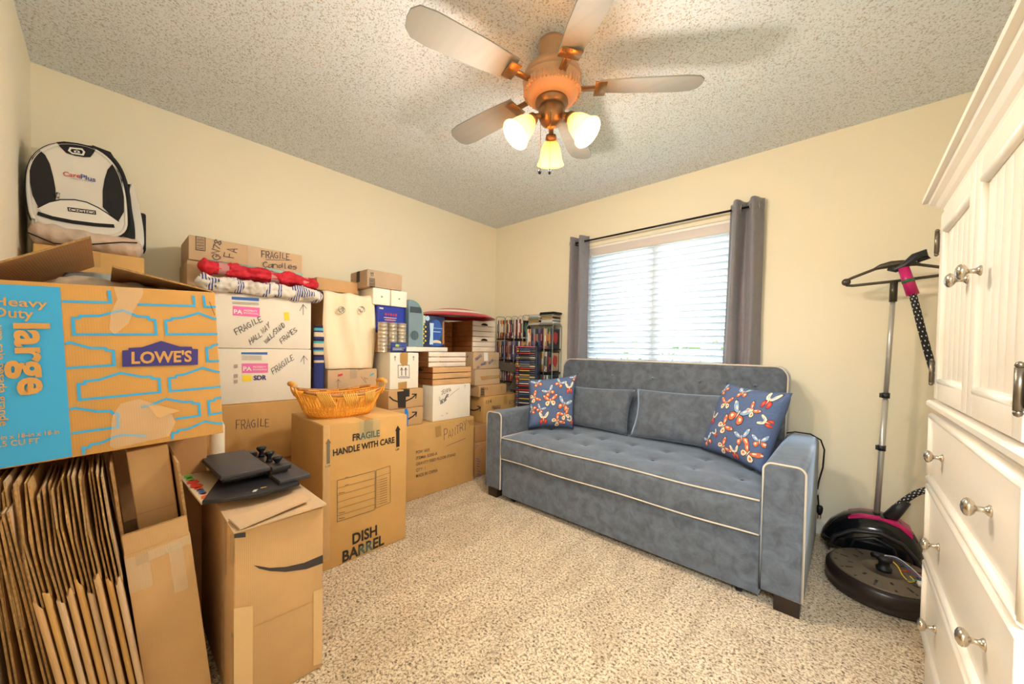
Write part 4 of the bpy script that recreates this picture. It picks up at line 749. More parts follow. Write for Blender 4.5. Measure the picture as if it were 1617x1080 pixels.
for x, mi, a, b_ in spots:
    n = 14
    g.bm.faces.new([g.bm.verts.new((x + a * math.cos(2 * PI * k / n), -.094 + b_ * math.sin(2 * PI * k / n) * (1 + .25 * math.sin(3 * k)), .0088)) for k in range(n)]).material_index = mi
g.obj('printed_pattern', ['redp', 'orangep', 'greenp', 'bluep'], cb)
dv = thing('folded_exercise_device', 'black folded plastic device with flat board and three knobs on the taped box', 'device', (-1.645, .350, zb + .009)); dv.rotation_euler = (0, 0, .03)
# lower curved tray
pl = [(.19 - .0 * k, 0) for k in range(0)]
ol = []
for k in range(13):
    t = k / 12; y = -.155 + .27 * t; x = .115 + .085 * math.sin(PI * min(1, t * .62 + .10))
    ol.append((x, y))
ol += [(-.10, .115), (-.10, -.06)]
g = G(); g.prism(ol, 'z', -.008, .006); o = g.obj('curved_tray', 'blk', dv); mod_bevel(o, .003)
g = G(); g.box(-.22, .165, .055, .158, .006, .02, 0, .002); g.obj('side_board', 'blk3', dv)
g = G(); g.box(-.25, .06, -.085, .06, .02, .036, 0, .003); g.obj('under_frame', 'blk2', dv)
g = G(); g.box(-.26, .075, -.095, .052, .036, .052, 0, .003); g.obj('top_board', 'blk3', dv)
g = G(); g.box(-.22, .07, .054, .112, .02, .032, 0, .001); g.obj('knob_strip', 'dkbrown', dv)
g = G(); g.box(-.255, -.205, .05, .085, .032, .046, 0, .002); g.obj('hinge_block', 'blk', dv)
g = G(); g.box(.03, .085, .054, .118, .032, .05, 0, .003); g.obj('hinge_block', 'blk', dv)
for kx in (-.165, -.065, .03):
    g = G(); g.lathe([(.001, 0), (.013, 0), (.010, .008), (.008, .02), (.017, .032), (.019, .038), (.015, .043), (.001, .044)], (kx, .088, .032), 20); g.obj('knob', 'blk2', dv)
g = G(); g.quad([(.155, -.02, .0068), (.175, -.03, .0068), (.178, -.02, .0068), (.158, -.008, .0068)], 0).quad([(.15, .0, .0068), (.158, .0, .0068), (.158, .018, .0068), (.15, .018, .0068)], 1); g.obj('badge', ['silver', 'gold'], dv)

# ---- column behind: brown boxes, two white cartons, candles box
carton('plain brown box on the floor at the bottom of the white carton column', -2.50, .335, .875, E_, .418, .42, 'card4')
carton('brown box marked FRAGILE under the two white cartons', -2.49, .335, .88, .42, .760, .43, 'card2', 'brown_c')
carton('lower white carton with pink PA and SDR print', -2.50, .34, .860, .762, 1.068, .42, 'white', 'white_lo', name='white_carton')
carton('upper white carton with yellow tag and HALLWAY handwriting', -2.50, .34, .858, 1.07, 1.372, .42, 'white', 'white_up', name='white_carton')
# dark taped box peeking right of the brown one
db = carton('small brown box with dark wrap tape behind the basket', -2.52, .885, 1.0, .42, .775, .30, 'card2', tape=None)
g = G(); g.box(-.02, .0576, -.1508, -.1502, .23, .355); g.obj('dark_tape', 'ink', db)
carton('plain tan box under the FRAGILE Candles box on the left wall', -2.63, .285, .850, 1.40, 1.540, .30, 'card3', tape='tape_dk')
cd = carton('long tan box marked FRAGILE Candles, highest by the left wall', -2.62, .29, .845, 1.542, 1.672, .30, 'card3', 'candle', tape=None)
M['teal'] = mat('teal_tape', '#5f9a8e', .3)
g = G(); g.box(-.2, .278, -.1512, -.1503, -.004, .014); g.obj('teal_tape', 'teal', cd)

# patterned white cloth drape and red taped cloth roll
M['patcloth'] = mat('patterned_cloth', '#e6e0da', .85)
nt = M['patcloth'].node_tree; L = nt.links; b = nt.nodes['Principled BSDF']
tc = nt.nodes.new('ShaderNodeTexCoord'); mp = nt.nodes.new('ShaderNodeMapping'); L.new(tc.outputs['Object'], mp.inputs[0]); mp.inputs['Rotation'].default_value = (0, 0, .8)
wv = nt.nodes.new('ShaderNodeTexWave'); wv.inputs['Scale'].default_value = 4.2; wv.inputs['Distortion'].default_value = 9; wv.inputs['Detail'].default_value = 1; L.new(mp.outputs[0], wv.inputs['Vector'])
w2_ = nt.nodes.new('ShaderNodeTexWave'); w2_.inputs['Scale'].default_value = 26; L.new(tc.outputs['Object'], w2_.inputs['Vector']); w2_.bands_direction = 'Y'
cr = nt.nodes.new('ShaderNodeValToRGB'); cr.color_ramp.interpolation = 'CONSTANT'; cr.color_ramp.elements[1].position = .74
L.new(wv.outputs['Fac'], cr.inputs[0])
cr2 = nt.nodes.new('ShaderNodeValToRGB'); cr2.color_ramp.interpolation = 'CONSTANT'; cr2.color_ramp.elements[1].position = .45; L.new(w2_.outputs['Fac'], cr2.inputs[0])
mu = nt.nodes.new('ShaderNodeMath'); mu.operation = 'MULTIPLY'; L.new(cr.outputs[0], mu.inputs[0]); L.new(cr2.outputs[0], mu.inputs[1])
mx = nt.nodes.new('ShaderNodeMix'); mx.data_type = 'RGBA'; mx.inputs[6].default_value = (*rgb('#e6e0da'), 1); mx.inputs[7].default_value = (*rgb('#49589a'), 1)
L.new(mu.outputs[0], mx.inputs[0]); L.new(mx.outputs[2], b.inputs['Base Color'])
def drape_sheet(name, path, y0, y1, mt, label, cat, amp=.006, fr=30, thick=.004, ny=70, seed=1, scal=0., hang=None):
    # path: (x,z) profile from back to hanging front edge, swept along y with waves growing to the hem
    g = G(); n = len(path); rows = []
    for j in range(ny + 1):
        y = y0 + (y1 - y0) * j / ny; row = []
        for i, (x, z) in enumerate(path):
            k = i / (n - 1)
            wv = amp * (.3 + k) * (math.sin(y * fr + seed) + .5 * math.sin(y * fr * 2.3 + seed * 2 + k * 2))
            zz = z - (scal * k ** 2 * (.5 + .5 * math.sin(y * fr * .55 + seed * 3)) if scal else 0)
            row.append(Vector((x + wv * (.4 + .6 * k) + amp, y + .3 * wv, zz + abs(wv) * (1 - k) * .8)))
        rows.append(row)
    vs = [[g.bm.verts.new(p) for p in r] for r in rows]
    for a, b_ in zip(vs[:-1], vs[1:]):
        for i in range(n - 1):
            f = g.bm.faces.new((a[i], a[i + 1], b_[i + 1], b_[i])); f.smooth = True
    o = g.obj(name, mt, origin=(path[0][0], (y0 + y1) / 2, path[0][1]))
    s = o.modifiers.new('thick', 'SOLIDIFY'); s.thickness = thick; s.offset = 1
    return tag(o, label, cat)
pth = [(-2.60, 1.395), (-2.56, 1.41), (-2.52, 1.415), (-2.495, 1.41), (-2.484, 1.395), (-2.482, 1.375), (-2.482, 1.350)]
def clothroll(name, pts, rad, mt, label, cat, seed=0, n=28, amp=.2, squash=.75, cinch=()):
    g = G(); P = [Vector(p) for p in pts]; N = 130; rings_ = []
    for i in range(N + 1):
        t = i / N * (len(P) - 1); k = min(int(t), len(P) - 2); c = P[k].lerp(P[k + 1], t - k); d = (P[k + 1] - P[k]).normalized()
        u = d.cross(Vector((0, 0, 1))).normalized(); v = u.cross(d)
        e = min(1, (min(i, N - i) / 7)) ** .5 if min(i, N - i) < 7 else 1
        e = max(e, .12)
        rr = []
        for q in range(n):
            a = 2 * PI * q / n
            nn = noise.noise(Vector((math.cos(a) * 1.3 + seed, math.sin(a) * 1.3, i * .075))) + .5 * noise.noise(Vector((math.cos(a) * 3.5 + seed, math.sin(a) * 3.5, i * .22))) + .3 * abs(noise.noise(Vector((math.cos(a) * 7 + seed, math.sin(a) * 7, i * .3))))
            r = rad * e * (1 + amp * nn)
            for cyy in cinch: r *= 1 - .2 * math.exp(-((c.y - cyy) / .03) ** 2)
            rr.append(c + u * math.cos(a) * r + v * math.sin(a) * r * squash)
        rings_.append(rr)
    g.rings(rings_)
    o = g.obj(name, mt, origin=P[0]); return tag(o, label, cat) if label else o
clothroll('folded_patterned_cloth', [(-2.505, .30, 1.412), (-2.495, .5, 1.410), (-2.49, .7, 1.408), (-2.485, .92, 1.404)], .046, 'patcloth', 'bunched white cloth with dashed blue pattern on the upper white carton', 'cloth', seed=2, amp=.5, squash=.78)
M['red'] = mat('red_cloth', '#cf2237', .7, var=.12, scale=14, bump=.35, bscale=28)
rc = thing('red_cloth_roll', 'red cloth rolled up and taped, lying on the patterned cloth', 'cloth', (-2.52, .6, 1.455))
o = clothroll('cloth', [(-2.535, .315, 1.504), (-2.525, .5, 1.498), (-2.525, .7, 1.490), (-2.51, .905, 1.478)], .047, 'red', None, None, seed=9, amp=.55, cinch=(.42, .66, .82))
for v in o.data.vertices: v.co += o.location - rc.location
o.location = (0, 0, 0); o.parent = rc
M['cleartape'] = mat('clear_tape', '#e8c8c8', .12, alpha=.45)
for y in (.42, .66, .82):
    g = G(); pts = []
    zc = 1.504 - (y - .315) * .045
    g.rings([[Vector((-2.527 + math.cos(a) * .0445, yy, zc + math.sin(a) * .035)) for a in [2 * PI * k / 20 for k in range(20)]] for yy in (y - .022, y + .022)], 0, True, False)
    wpart(g, 'tape_band', 'cleartape', rc)

# ---- navy striped towel, cream curtain folded over a box, boxes below
M['navy'] = mat('navy_cloth', '#2f3a80', .85, bump=.3, bscale=30)
tw = thing('striped_towel', 'navy towel with turquoise and cream stripes hanging beside the cream drape', 'towel', (-2.50, .90, .83))
tmats = ['navy', mat('turquoise_stripe', '#4fb4c8', .85), mat('cream_stripe', '#d8c8ae', .85), mat('dark_stripe', '#2b2540', .85)]
for i, q in enumerate(tmats[1:]): M['ts%d' % i] = q
bands = [(1.222, 3), (1.205, 1), (1.188, 0), (1.178, 2), (1.150, 0), (1.135, 3), (1.122, 1), (1.108, 2), (1.082, 0), (1.066, 1), (1.056, 2), (1.035, 3), (1.022, 0), (1.0, 2), (.985, 0)]
g = G()
zz = [b_[0] for b_ in bands] + [.80]
n = 12
def tw_ring(z): return [Vector((-2.505 + .018 * math.cos(a) + .003 * math.sin(z * 40), .908 + .033 * math.cos(a + PI / 2) * (1 + .05 * math.sin(z * 30)), z)) for a in [2 * PI * k / n for k in range(n)]]
for (z0, mi), z1 in zip(bands, zz[1:]):
    g.rings([tw_ring(z0), tw_ring((z0 + z1) / 2), tw_ring(z1)], mi, True, False)
g.bm.faces.new([g.bm.verts.new(p) for p in tw_ring(1.222)])
wpart(g, 'towel_fabric', ['navy', 'ts0', 'ts1', 'ts2'], tw)

carton('plain brown box low behind the basket, under the tagged box', -2.47, 1.01, 1.285, E_, .775, .44, 'card')
ub = carton('tan box with small red and blue tags under the cream curtain', -2.475, .952, 1.285, .777, .938, .40, 'card3', tape='tape_gloss')
M['tagred'] = mat('red_tag', '#c6404a', .6); M['tagblue'] = mat('blue_tag', '#5fb8cc', .6)
g = G(); y = -.2012; g.quad([(-.105, y, .115), (-.075, y, .12), (-.072, y, .135), (-.103, y, .13)], 0).quad([(.115, y, .105), (.145, y, .12), (.145, y, .135), (.118, y, .122)], 1)
g.obj('sticker', ['tagred', 'tagblue'], ub)
g = G()
g.ribbon([(-.105, y, .04), (-.10, y, .095)], .0025, (0, -1, 0)); g.ribbon([(-.115, y, .08), (-.10, y, .097), (-.088, y, .08)], .0025, (0, -1, 0)); g.ribbon([(.05, y, .11), (.09, y, .06), (.075, y, .1), (.1, y, .09)], .0025, (0, -1, 0))
g.obj('handwriting', 'pen', ub)
carton('brown box inside the cream curtain wrap, left of the blue pack', -2.535, .965, 1.25, .940, 1.435, .33, 'card4')
M['cream'] = mat('cream_curtain', '#f4e6cc', .8, var=.015, scale=6, bump=.5, bscale=7)
cc = thing('cream_curtain', 'folded cream grommet curtain draped over a box beside the basket', 'curtain', (-2.50, 1.12, .94))
g = G(); path = [(-2.80, 1.44), (-2.66, 1.447), (-2.56, 1.45), (-2.522, 1.443), (-2.508, 1.42), (-2.502, 1.37), (-2.498, 1.28), (-2.494, 1.18), (-2.492, 1.08), (-2.490, 1.0), (-2.486, .95), (-2.492, .943)]
NY = 60; rows = []
for j in range(NY + 1):
    u = j / NY; row = []
    for i, (x, z) in enumerate(path):
        k = max(0, (i - 3) / 8)
        y = .935 + .333 * u + .01 * math.sin(z * 9) * (1 - 2 * u)
        wv = .007 * math.sin(u * 13 + z * 6) * (.4 + k) + .030 * noise.noise(Vector((u * 3.5, z * 3, 1))) + .006 * noise.noise(Vector((u * 9, z * 8, 4)))
        edge = min(u, 1 - u)
        wv -= .02 * max(0, 1 - edge / .05)
        row.append(Vector((x + wv + .014, y, z + (.006 * math.sin(u * 14) if i < 4 else 0))))
    rows.append(row)
vs = [[g.bm.verts.new(p) for p in r] for r in rows]
for a, b_ in zip(vs[:-1], vs[1:]):
    for i in range(len(path) - 1): g.bm.faces.new((a[i], a[i + 1], b_[i + 1], b_[i])).smooth = True
o = wpart(g, 'fabric', 'cream', cc); s = o.modifiers.new('t', 'SOLIDIFY'); s.thickness = .004; s.offset = 1; o.modifiers.new('s', 'SUBSURF').render_levels = 1
for y, z in ((1.03, 1.33), (1.165, 1.345)):
    q = Matrix.Rotation(PI / 2, 4, 'Y')
    wpart(G().tube([(-2.462, y + .017 * math.cos(a), z + .017 * math.sin(a)) for a in [2 * PI * k / 18 for k in range(18)]], .006, 8, closed=True), 'grommet', 'chrome', cc)
    g = G(); g.bm.faces.new([g.bm.verts.new((-2.4655, y + .015 * math.cos(a), z + .015 * math.sin(a))) for a in [2 * PI * k / 18 for k in range(18)]]); wpart(g, 'grommet_hole', 'dark', cc) if False else g.bm.free()
carton('long brown box with blue tag on top of the cream curtain wrap', -2.60, .925, 1.20, 1.462, 1.545, .22, 'card', tape='tape_dk')
# ---- dish barrel carton and the wicker basket
br_ = carton('large dish barrel carton with FRAGILE HANDLE WITH CARE print, on the carpet', -1.85, .692, 1.146, E_, .712, .455, 'card2', 'barrel', name='dish_barrel_carton', tape='tape_dk', rz=math.radians(0))
M['wick'] = mat('wicker_orange', '#ffb445', .45, var=.14, scale=30, bump=.3, bscale=90)
M['wick3'] = mat('wicker_strand_light', '#ffc766', .45, var=.08, scale=30)
M['wick2'] = mat('wicker_rail', '#b9814f', .5, var=.2, scale=20)
M['wickend'] = mat('rattan_end', '#e0b070', .6)
bk = thing('wicker_basket', 'oval orange wicker basket with two rolled handles on the dish barrel carton', 'basket', (-2.075, .865, .7135)); bk.rotation_euler = (0, 0, math.radians(-6))
def oval(a, b, z, n=72): return [Vector((b * math.cos(2 * PI * k / n), a * math.sin(2 * PI * k / n), z)) for k in range(n)]
def orad(t, h):   # point on basket wall, t angle, h 0..1
    a = .155 + .072 * h ** .8; b = .10 + .05 * h ** .8
    sag = .0
    z = .004 + h * (.130 + .016 * math.cos(2 * t + PI))
    return Vector((b * math.cos(t), a * math.sin(t), z))
g = G(); g.prism([(p.x, p.y) for p in oval(.155, .10, 0, 40)], 'z', .0, .006); g.obj('base', 'wick', bk)
g = G()
ns = 64
for k in range(ns):
    t = 2 * PI * k / ns; sh = .10 if (k // 4) % 2 else -.10
    pts = [orad(t + sh * h, h) + Vector((math.cos(t), math.sin(t), 0)) * .003 * math.sin(h * 9) for h in [q / 7 for q in range(8)]]
    g.tube(pts, .0032, 5)
    pts = [orad(t + .05 - sh * 1.3 * h, h) for h in [q / 7 for q in range(8)]]
    g.tube(pts, .0028, 5)
g.obj('woven_stakes', 'wick', bk)
g = G()
for h in (.08, .14, .2, .27, .34): g.tube([orad(2 * PI * k / 60, h) * 1.0 + Vector((0, 0, .0015 * (-1) ** k)) for k in range(60)], .0032, 5, closed=True)
g.obj('woven_bands', 'wick', bk)
for sgn in (1, -1):
    g = G(); g.tube([orad((0 if sgn > 0 else PI) + t, 1.0) + Vector((0, 0, .005)) for t in [-1.02 + 2.04 * k / 24 for k in range(25)]], .0085, 8); g.obj('side_rail', 'wick2', bk)
for c in (-.55, .0, .5, PI - .55, PI, PI + .5):
    g = G()
    for q in range(7):
        t = c + (q - 3) * .045
        p1 = orad(t, 1.0) + Vector((math.cos(t) * .010, math.sin(t) * .012, .012)); p0 = orad(t + .12, .55) + Vector((math.cos(t) * .008, math.sin(t) * .008, 0)); p2 = orad(t - .0, .97) + Vector((-math.cos(t) * .010, -math.sin(t) * .012, .004))
        g.tube([p0, (p0 + p1) / 2 + Vector((math.cos(t) * .004, 0, 0)), p1, p2], .0040, 5)
    g.obj('wrapped_strands', 'wick3', bk)
g = G(); g.tube([orad(2 * PI * k / 60, .93) for k in range(60)], .006, 6, closed=True); g.obj('rim', 'wick', bk)
for s in (1, -1):
    y = s * .232
    h = G(); h.tube([(-.055, y, .178), (0, y + s * .004, .184), (.055, y, .178)], .0135, 10); ho = h.obj('handle', 'wick', bk)
    for sx in (-1, 1):
        e = G(); e.lathe([(.001, -.003), (.013, -.003), (.0135, 0), (.012, .004), (.001, .005)], (sx * .056, y, .178), 12, 0, Matrix.Rotation(sx * PI / 2, 4, 'Y')); e.obj('handle_end', 'wickend', ho)
        e = G(); 
        for dx in (-.008, 0, .008): e.tube([(sx * .045 + dx, y, .175), (sx * .05 + dx * .8, y - s * .008, .14), (sx * .052 + dx, y - s * .022, .112)], .0035, 6)
        e.obj('handle_post', 'wick', ho)

# ---- column right of the drape
pb = carton('wide tan carton marked PANTRY and MADE IN CHINA on the carpet', -2.28, 1.292, 2.04, E_, .533, .46, 'card2', 'pantry', tape='tape_dk', name='pantry_carton')
carton('lower brown box with printed smile and blue tape strip', -2.30, 1.30, 1.556, .535, .663, .34, 'card', 'amz_lo', tape=None)
carton('brown box with black printed tape above the blue taped one', -2.30, 1.28, 1.556, .665, .796, .34, 'card', 'amz_up', tape='ink')
carton('white carton with upright arrows symbol beside the basket', -2.33, 1.305, 1.532, .798, 1.054, .35, 'white', 'box11', name='white_carton', tape='tape_dk')
carton('white carton with scribbled handwriting under the stacked crates', -2.30, 1.642, 2.012, .535, .808, .32, 'white', 'jenna', name='white_carton', tape='tape_dk',
       side=[('P', 'packing_tape', 'tape_dk', 0, [(.12, 0), (.17, 0), (.17, .05), (.12, .05)]), ('P', 'packing_tape', 'tape_dk', 0, [(.12, .22), (.17, .22), (.17, .27), (.12, .27)]), ('L', 'printed_symbol', 'navyink', .006, [(.12, .08), (.17, .08), (.17, .18), (.12, .18), (.12, .08)]), ('L', 'printed_symbol', 'navyink', .006, [(.145, .10), (.145, .16)])])
# crates
M['wood'] = mat('crate_wood', '#dcae7c', .55, var=.2, scale=5, stretch=(1, 1, 7), bump=.2, bscale=30)
M['woodw'] = mat('crate_wood_pale', '#f0e2d2', .5, var=.12, scale=5, bump=.15, bscale=30)
M['woodd'] = mat('crate_wood_brown', '#9c5f2c', .6, var=.25, scale=5, bump=.2, bscale=30)
def crate(label, X, Y0, Y1, Z0, Z1, depth, mf='wood', ms='woodd', slats=3, hole=True):
    w, h, d = Y1 - Y0, Z1 - Z0, depth
    r = thing('wooden_crate', label, 'crate', (X - d / 2, (Y0 + Y1) / 2, Z0), PI / 2)
    gap = .006; sh = (h - gap * (slats - 1)) / slats; t = .009
    for i in range(slats):
        z0 = i * (sh + gap)
        for sy in (-1, 1):
            y = sy * (d / 2 - t / 2)
            G().box(-w / 2, w / 2, y - t / 2, y + t / 2, z0, z0 + sh, 0, .0015).obj('slat', mf, r)
    for sx in (-1, 1):
        g = G(); x = sx * (w / 2 - .006)
        for i in range(slats):
            z0 = i * (sh + gap)
            g.box(x - .006, x + .006, -d / 2 + t + .001, d / 2 - t - .001, z0 + .001, z0 + sh - .001)
        if hole: g.prism([(.03 * math.cos(a), h - sh * .62 + .011 * math.sin(a)) for a in [2 * PI * k / 14 for k in range(14)]], 'x', x - .0066, x + .0066, 1)
        for sy in (-1, 1): g.box(x - sx * .016 - .008, x - sx * .016 + .008, sy * (d / 2 - .022) - .01, sy * (d / 2 - .022) + .01, .002, h - .002)
        g.obj('end_panel', [ms, 'dark'], r)
    G().box(-w / 2 + .012, w / 2 - .012, -d / 2 + t, d / 2 - t, .004, .010).obj('bottom', ms, r)
    return r
crate('lower flat wooden crate on the scribbled white carton', -2.30, 1.640, 2.016, .811, .945, .33, 'wood', 'woodd')
crate('upper flat wooden crate with pale slats, stacked second above the white carton', -2.335, 1.625, 1.985, .947, 1.060, .33, 'woodw', 'woodd')
carton('long flat white box on the upper crate under the picture box', -2.40, 1.47, 1.85, 1.062, 1.097, .30, 'white', tape=None, name='flat_box')
# tins wrapped in plastic, with a printed blue wrap
M['tin'] = mat('tin_metal', '#c2b7a6', .28, metal=.55); M['tinlid'] = mat('tin_rim', '#ded6c8', .25, metal=.7)
M['wrapb'] = mat('blue_wrap', '#2f4496', .3); M['lime'] = mat('lime_print', '#a8c83a', .5)
tin0 = thing('food_tin', 'shallow tin', 'tin', (0, 0, 0))
G().lathe([(.001, 0), (.0325, 0), (.034, .002), (.0325, .004), (.0325, .021), (.001, .021)], n=20).obj('tin_body', 'tin', tin0)
G().lathe([(.001, .021), (.0345, .021), (.035, .023), (.0335, .0252), (.001, .0246)], n=20).obj('tin_lid', 'tinlid', tin0)
first = True
cols_ = [(-2.372, 1.272, 'left'), (-2.372, 1.343, 'middle'), (-2.372, 1.414, 'right')]
for cx_, cy2, nmc in cols_:
    for i in range(8):
        r = tin0 if first else copy_tree(tin0)
        first = False
        r.location = (cx_, cy2, 1.056 + i * .0258)
        r['group'] = 'shallow food tins stacked in three columns on the arrow printed white carton'
        r['label'] = 'shallow metal food tin, %s, %s column of the tin stack' % (('lowest', 'second up', 'third up', 'fourth up', 'fifth up', 'sixth up', 'second from top', 'topmost')[i], nmc)
wr = thing('printed_wrap', 'blue printed plastic wrap around the foot of the tin stack', 'packaging', (-2.36, 1.36, 1.056))
g = G()
pts = [Vector((-2.372 + .037 * math.cos(a), 1.414 + .037 * math.sin(a), 0)) for a in [PI / 2 - PI / 2 * k / 6 for k in range(7)]] + [Vector((-2.335, 1.31, 0))]
g.rings([[p + Vector((0, 0, z)) for p in pts] for z in (1.057, 1.125)], 0, False, False)
o = wpart(g, 'wrap_band', 'wrapb', wr); s = o.modifiers.new('t', 'SOLIDIFY'); s.thickness = .0008
g = G(); x = -2.3335
g.quad([(x, 1.345, 1.098), (x, 1.372, 1.095), (x, 1.375, 1.112), (x, 1.35, 1.115)], 0)
for z, y_ in ((1.085, 1.42), (1.078, 1.40), (1.071, 1.41)): g.quad([(x, 1.325, z), (x, y_, z), (x, y_, z + .003), (x, 1.325, z + .003)], 1)
wpart(g, 'printed_mark', ['lime', 'silver'], wr)
# blue pack, brown box behind, two small white boxes, top box
carton('slim brown box standing behind the tins under the blue pack', -2.475, 1.275, 1.50, 1.056, 1.195, .24, 'card4', tape=None)
M['royal'] = mat('royal_blue_pack', '#2438a8', .28, var=.1, scale=6, bump=.2, bscale=14)
bp_ = thing('blue_pack', 'glossy blue pack with red lettering above the tins', 'pack', (-2.58, 1.37, 1.197), PI / 2)
G().box(-.094, .128, -.12, .12, 0, .190, 0, .014, 3).obj('pack_body', 'royal', bp_)
g = G()
vs_, fs_ = text_shape('fancy', 1)
def put(g, t, b_, x0, x1, z0, hgt, y, m=0, slant=0):
    vs_, fs_ = text_shape(t, b_); V = [g.bm.verts.new((x0 + (x1 - x0) * a, y, z0 + hgt * c + slant * a)) for a, c in vs_]
    for f in fs_: g.bm.faces.new([V[i] for i in f]).material_index = m
for k in range(5):
    cx_ = -.03 + k * .02; s_ = .012 - .002 * (k % 2)
    g.bm.faces.new([g.bm.verts.new((cx_ + s_ * (1 if q % 2 else .45) * math.cos(q * PI / 5 + PI / 10), -.1212, .13 + s_ * 1.2 * (1 if q % 2 else .45) * math.sin(q * PI / 5 + PI / 10))) for q in range(10)]).material_index = 0
for z_, a_, b_, m_ in ((.104, -.045, .055, 1), (.098, -.03, .04, 0), (.088, -.04, .05, 1), (.080, -.03, .035, 0)):
    g.quad([(a_, -.1212, z_), (b_, -.1212, z_), (b_, -.1212, z_ + .005), (a_, -.1212, z_ + .005)], m_)
g.quad([(-.08, -.1212, .165), (-.05, -.1212, .163), (-.05, -.1212, .175), (-.08, -.1212, .176)], 1)
g.obj('printed_lettering', ['redink', 'silver'], bp_)
for i, (a, b_) in enumerate(((1.24, 1.370), (1.378, 1.505))):
    c = carton('small white cube box, %s of the pair on the blue pack' % ('left' if i == 0 else 'right'), -2.455, a, b_, 1.389, 1.505, .22, 'white', tape=None, top=False, name='small_white_box', group='small white boxes on the blue pack')
    g = G(); x0 = 0; g.bm.faces.new([g.bm.verts.new((.006 * math.cos(t), -.1112, .058 + .006 * math.sin(t))) for t in [2 * PI * k / 12 for k in range(12)]]); g.obj('printed_dot', 'greyink', c)
carton('brown box with barcode and arrows on the two small white boxes', -2.45, 1.195, 1.462, 1.507, 1.624, .26, 'cardgrey', 'topb', tape='tape_dk', rz=0,
       side=[('P', 'printed_tape', 'ink', 0, [(.10, .04), (.15, .04), (.15, .115), (.10, .115)])])
# heater / speaker with rounded top
M['heat'] = mat('heater_grey_blue', '#7c95a4', .35, var=.1, scale=5); M['heatd'] = mat('heater_dark', '#3a4650', .4); M['mint'] = mat('mint_edge', '#a9d8b8', .5)
hs = thing('rounded_speaker', 'grey blue upright speaker with rounded top and round grille beside the tins', 'speaker', (-2.50, 1.568, 1.0985), PI / 2)
def hprof(sc=0.):
    pts = [(-.062 + sc, 0 + sc), (.062 - sc, 0 + sc)]
    for k in range(9):
        a = k / 8 * PI / 2; pts.append((.062 - sc - .10 * (1 - math.cos(a)) , .225 + (.125 - sc) * math.sin(a)))
    pts.append((-.062 + sc, .350 - sc)); return pts
g = G(); g.prism(hprof(), 'y', -.075, .075); o = g.obj('speaker_body', 'heat', hs); mod_bevel(o, .004)
g = G(); g.tube([(x, -.077, z) for x, z in hprof(.002)[1:-1]], .0035, 6); g.obj('edge_trim', 'mint', hs)
g = G()
g.bm.faces.new([g.bm.verts.new((-.012 + .036 * math.cos(t), -.0765, .085 + .036 * math.sin(t))) for t in [2 * PI * k / 24 for k in range(24)]])
o_g = g.obj('grille', 'heatd', hs)
g = G()
for k in range(-4, 5):
    hh = math.sqrt(max(0, .036 ** 2 - (k * .0075) ** 2)); g.box(-.012 + k * .0075 - .0012, -.012 + k * .0075 + .0012, -.079, -.0766, .085 - hh, .085 + hh)
g.obj('grille_bars', 'heat', hs)
g = G(); g.box(-.055, .045, -.0765, -.0758, .255, .30); g.obj('dark_panel', 'heatd', hs)
# picture box with blue jug
M['dkblue'] = mat('box_print_dark', '#27345c', .35); M['jug'] = mat('jug_blue', '#1f4fae', .25); M['jugl'] = mat('jug_highlight', '#bcd8ee', .25); M['yel'] = mat('box_print_yellow', '#e6c83a', .4); M['brownp'] = mat('box_print_brown', '#b0763a', .4)
vb = carton('picture box printed with a blue jug, beside the speaker', -2.46, 1.635, 1.862, 1.099, 1.345, .22, 'dkblue', tape=None, top=False, name='picture_box')
y = -.1112
g = G()
def disc(g, cx, cz, a, b_, yy, m, n=22): g.bm.faces.new([g.bm.verts.new((cx + a * math.cos(2 * PI * k / n), yy, cz + b_ * math.sin(2 * PI * k / n))) for k in range(n)]).material_index = m
disc(g, .025, .135, .062, .085, y, 0); disc(g, .03, .035, .05, .022, y - .0004, 3); disc(g, .03, .02, .06, .014, y - .0008, 0)
g.quad([(-.035, y - .0012, .02), (.0, y - .0012, .02), (-.002, y - .0012, .11), (.004, y - .0012, .19), (-.035, y - .0012, .19), (-.028, y - .0012, .10)], 1)
g.quad([(.09, y, .02), (.112, y, .03), (.105, y, .22), (.09, y, .20)], 4)
for k in range(9): disc(g, -.09 + .018 * (k % 2), .03 + k * .018, .009, .008, y, 2, 8)
for p in ((.0, .12, .07, .125, 1), (.0, .15, .09, .153, 1)): g.quad([(p[0], y - .0012, p[1]), (p[2], y - .0012, p[1]), (p[2], y - .0012, p[3]), (p[0], y - .0012, p[3])], p[4])
g.quad([(-.113, y, .185), (-.075, y, .185), (-.075, y, .245), (-.113, y, .245)], 5); disc(g, -.055, .225, .02, .02, y, 1)
g.obj('printed_picture', ['jug', 'jugl', 'yel', 'creamp', 'brownp', 'silver'], vb)
# upright crate: slatted end, open side towards the camera
uc = thing('wooden_crate', 'tall slatted crate with pale front and two handle cut-outs under the striped disc', 'crate', (-2.76, 2.425, 1.064), PI / 2)
w, d, h, t = .29, .35, .29, .010
for i in range(6):
    z0 = i * .0487
    g = G(); g.box(-w / 2, w / 2, -d / 2, -d / 2 + t, z0, z0 + .044, 0, .0015)
    if i in (2, 5):
        g.prism([(.045 * math.cos(a), z0 + .006 + .022 * math.sin(a)) for a in [PI * k / 12 for k in range(13)]], 'y', -d / 2 - .0007, -d / 2 + .0003, 1)
    g.obj('front_slat', ['woodw', 'dark'], uc)
    G().box(w / 2 - t, w / 2, -d / 2 + t + .001, d / 2, z0, z0 + .044, 0, .0015).obj('side_slat', 'woodd', uc)
    G().box(-w / 2, -w / 2 + t, -d / 2 + t + .001, d / 2, z0, z0 + .044, 0, .0015).obj('side_slat', 'woodd', uc)
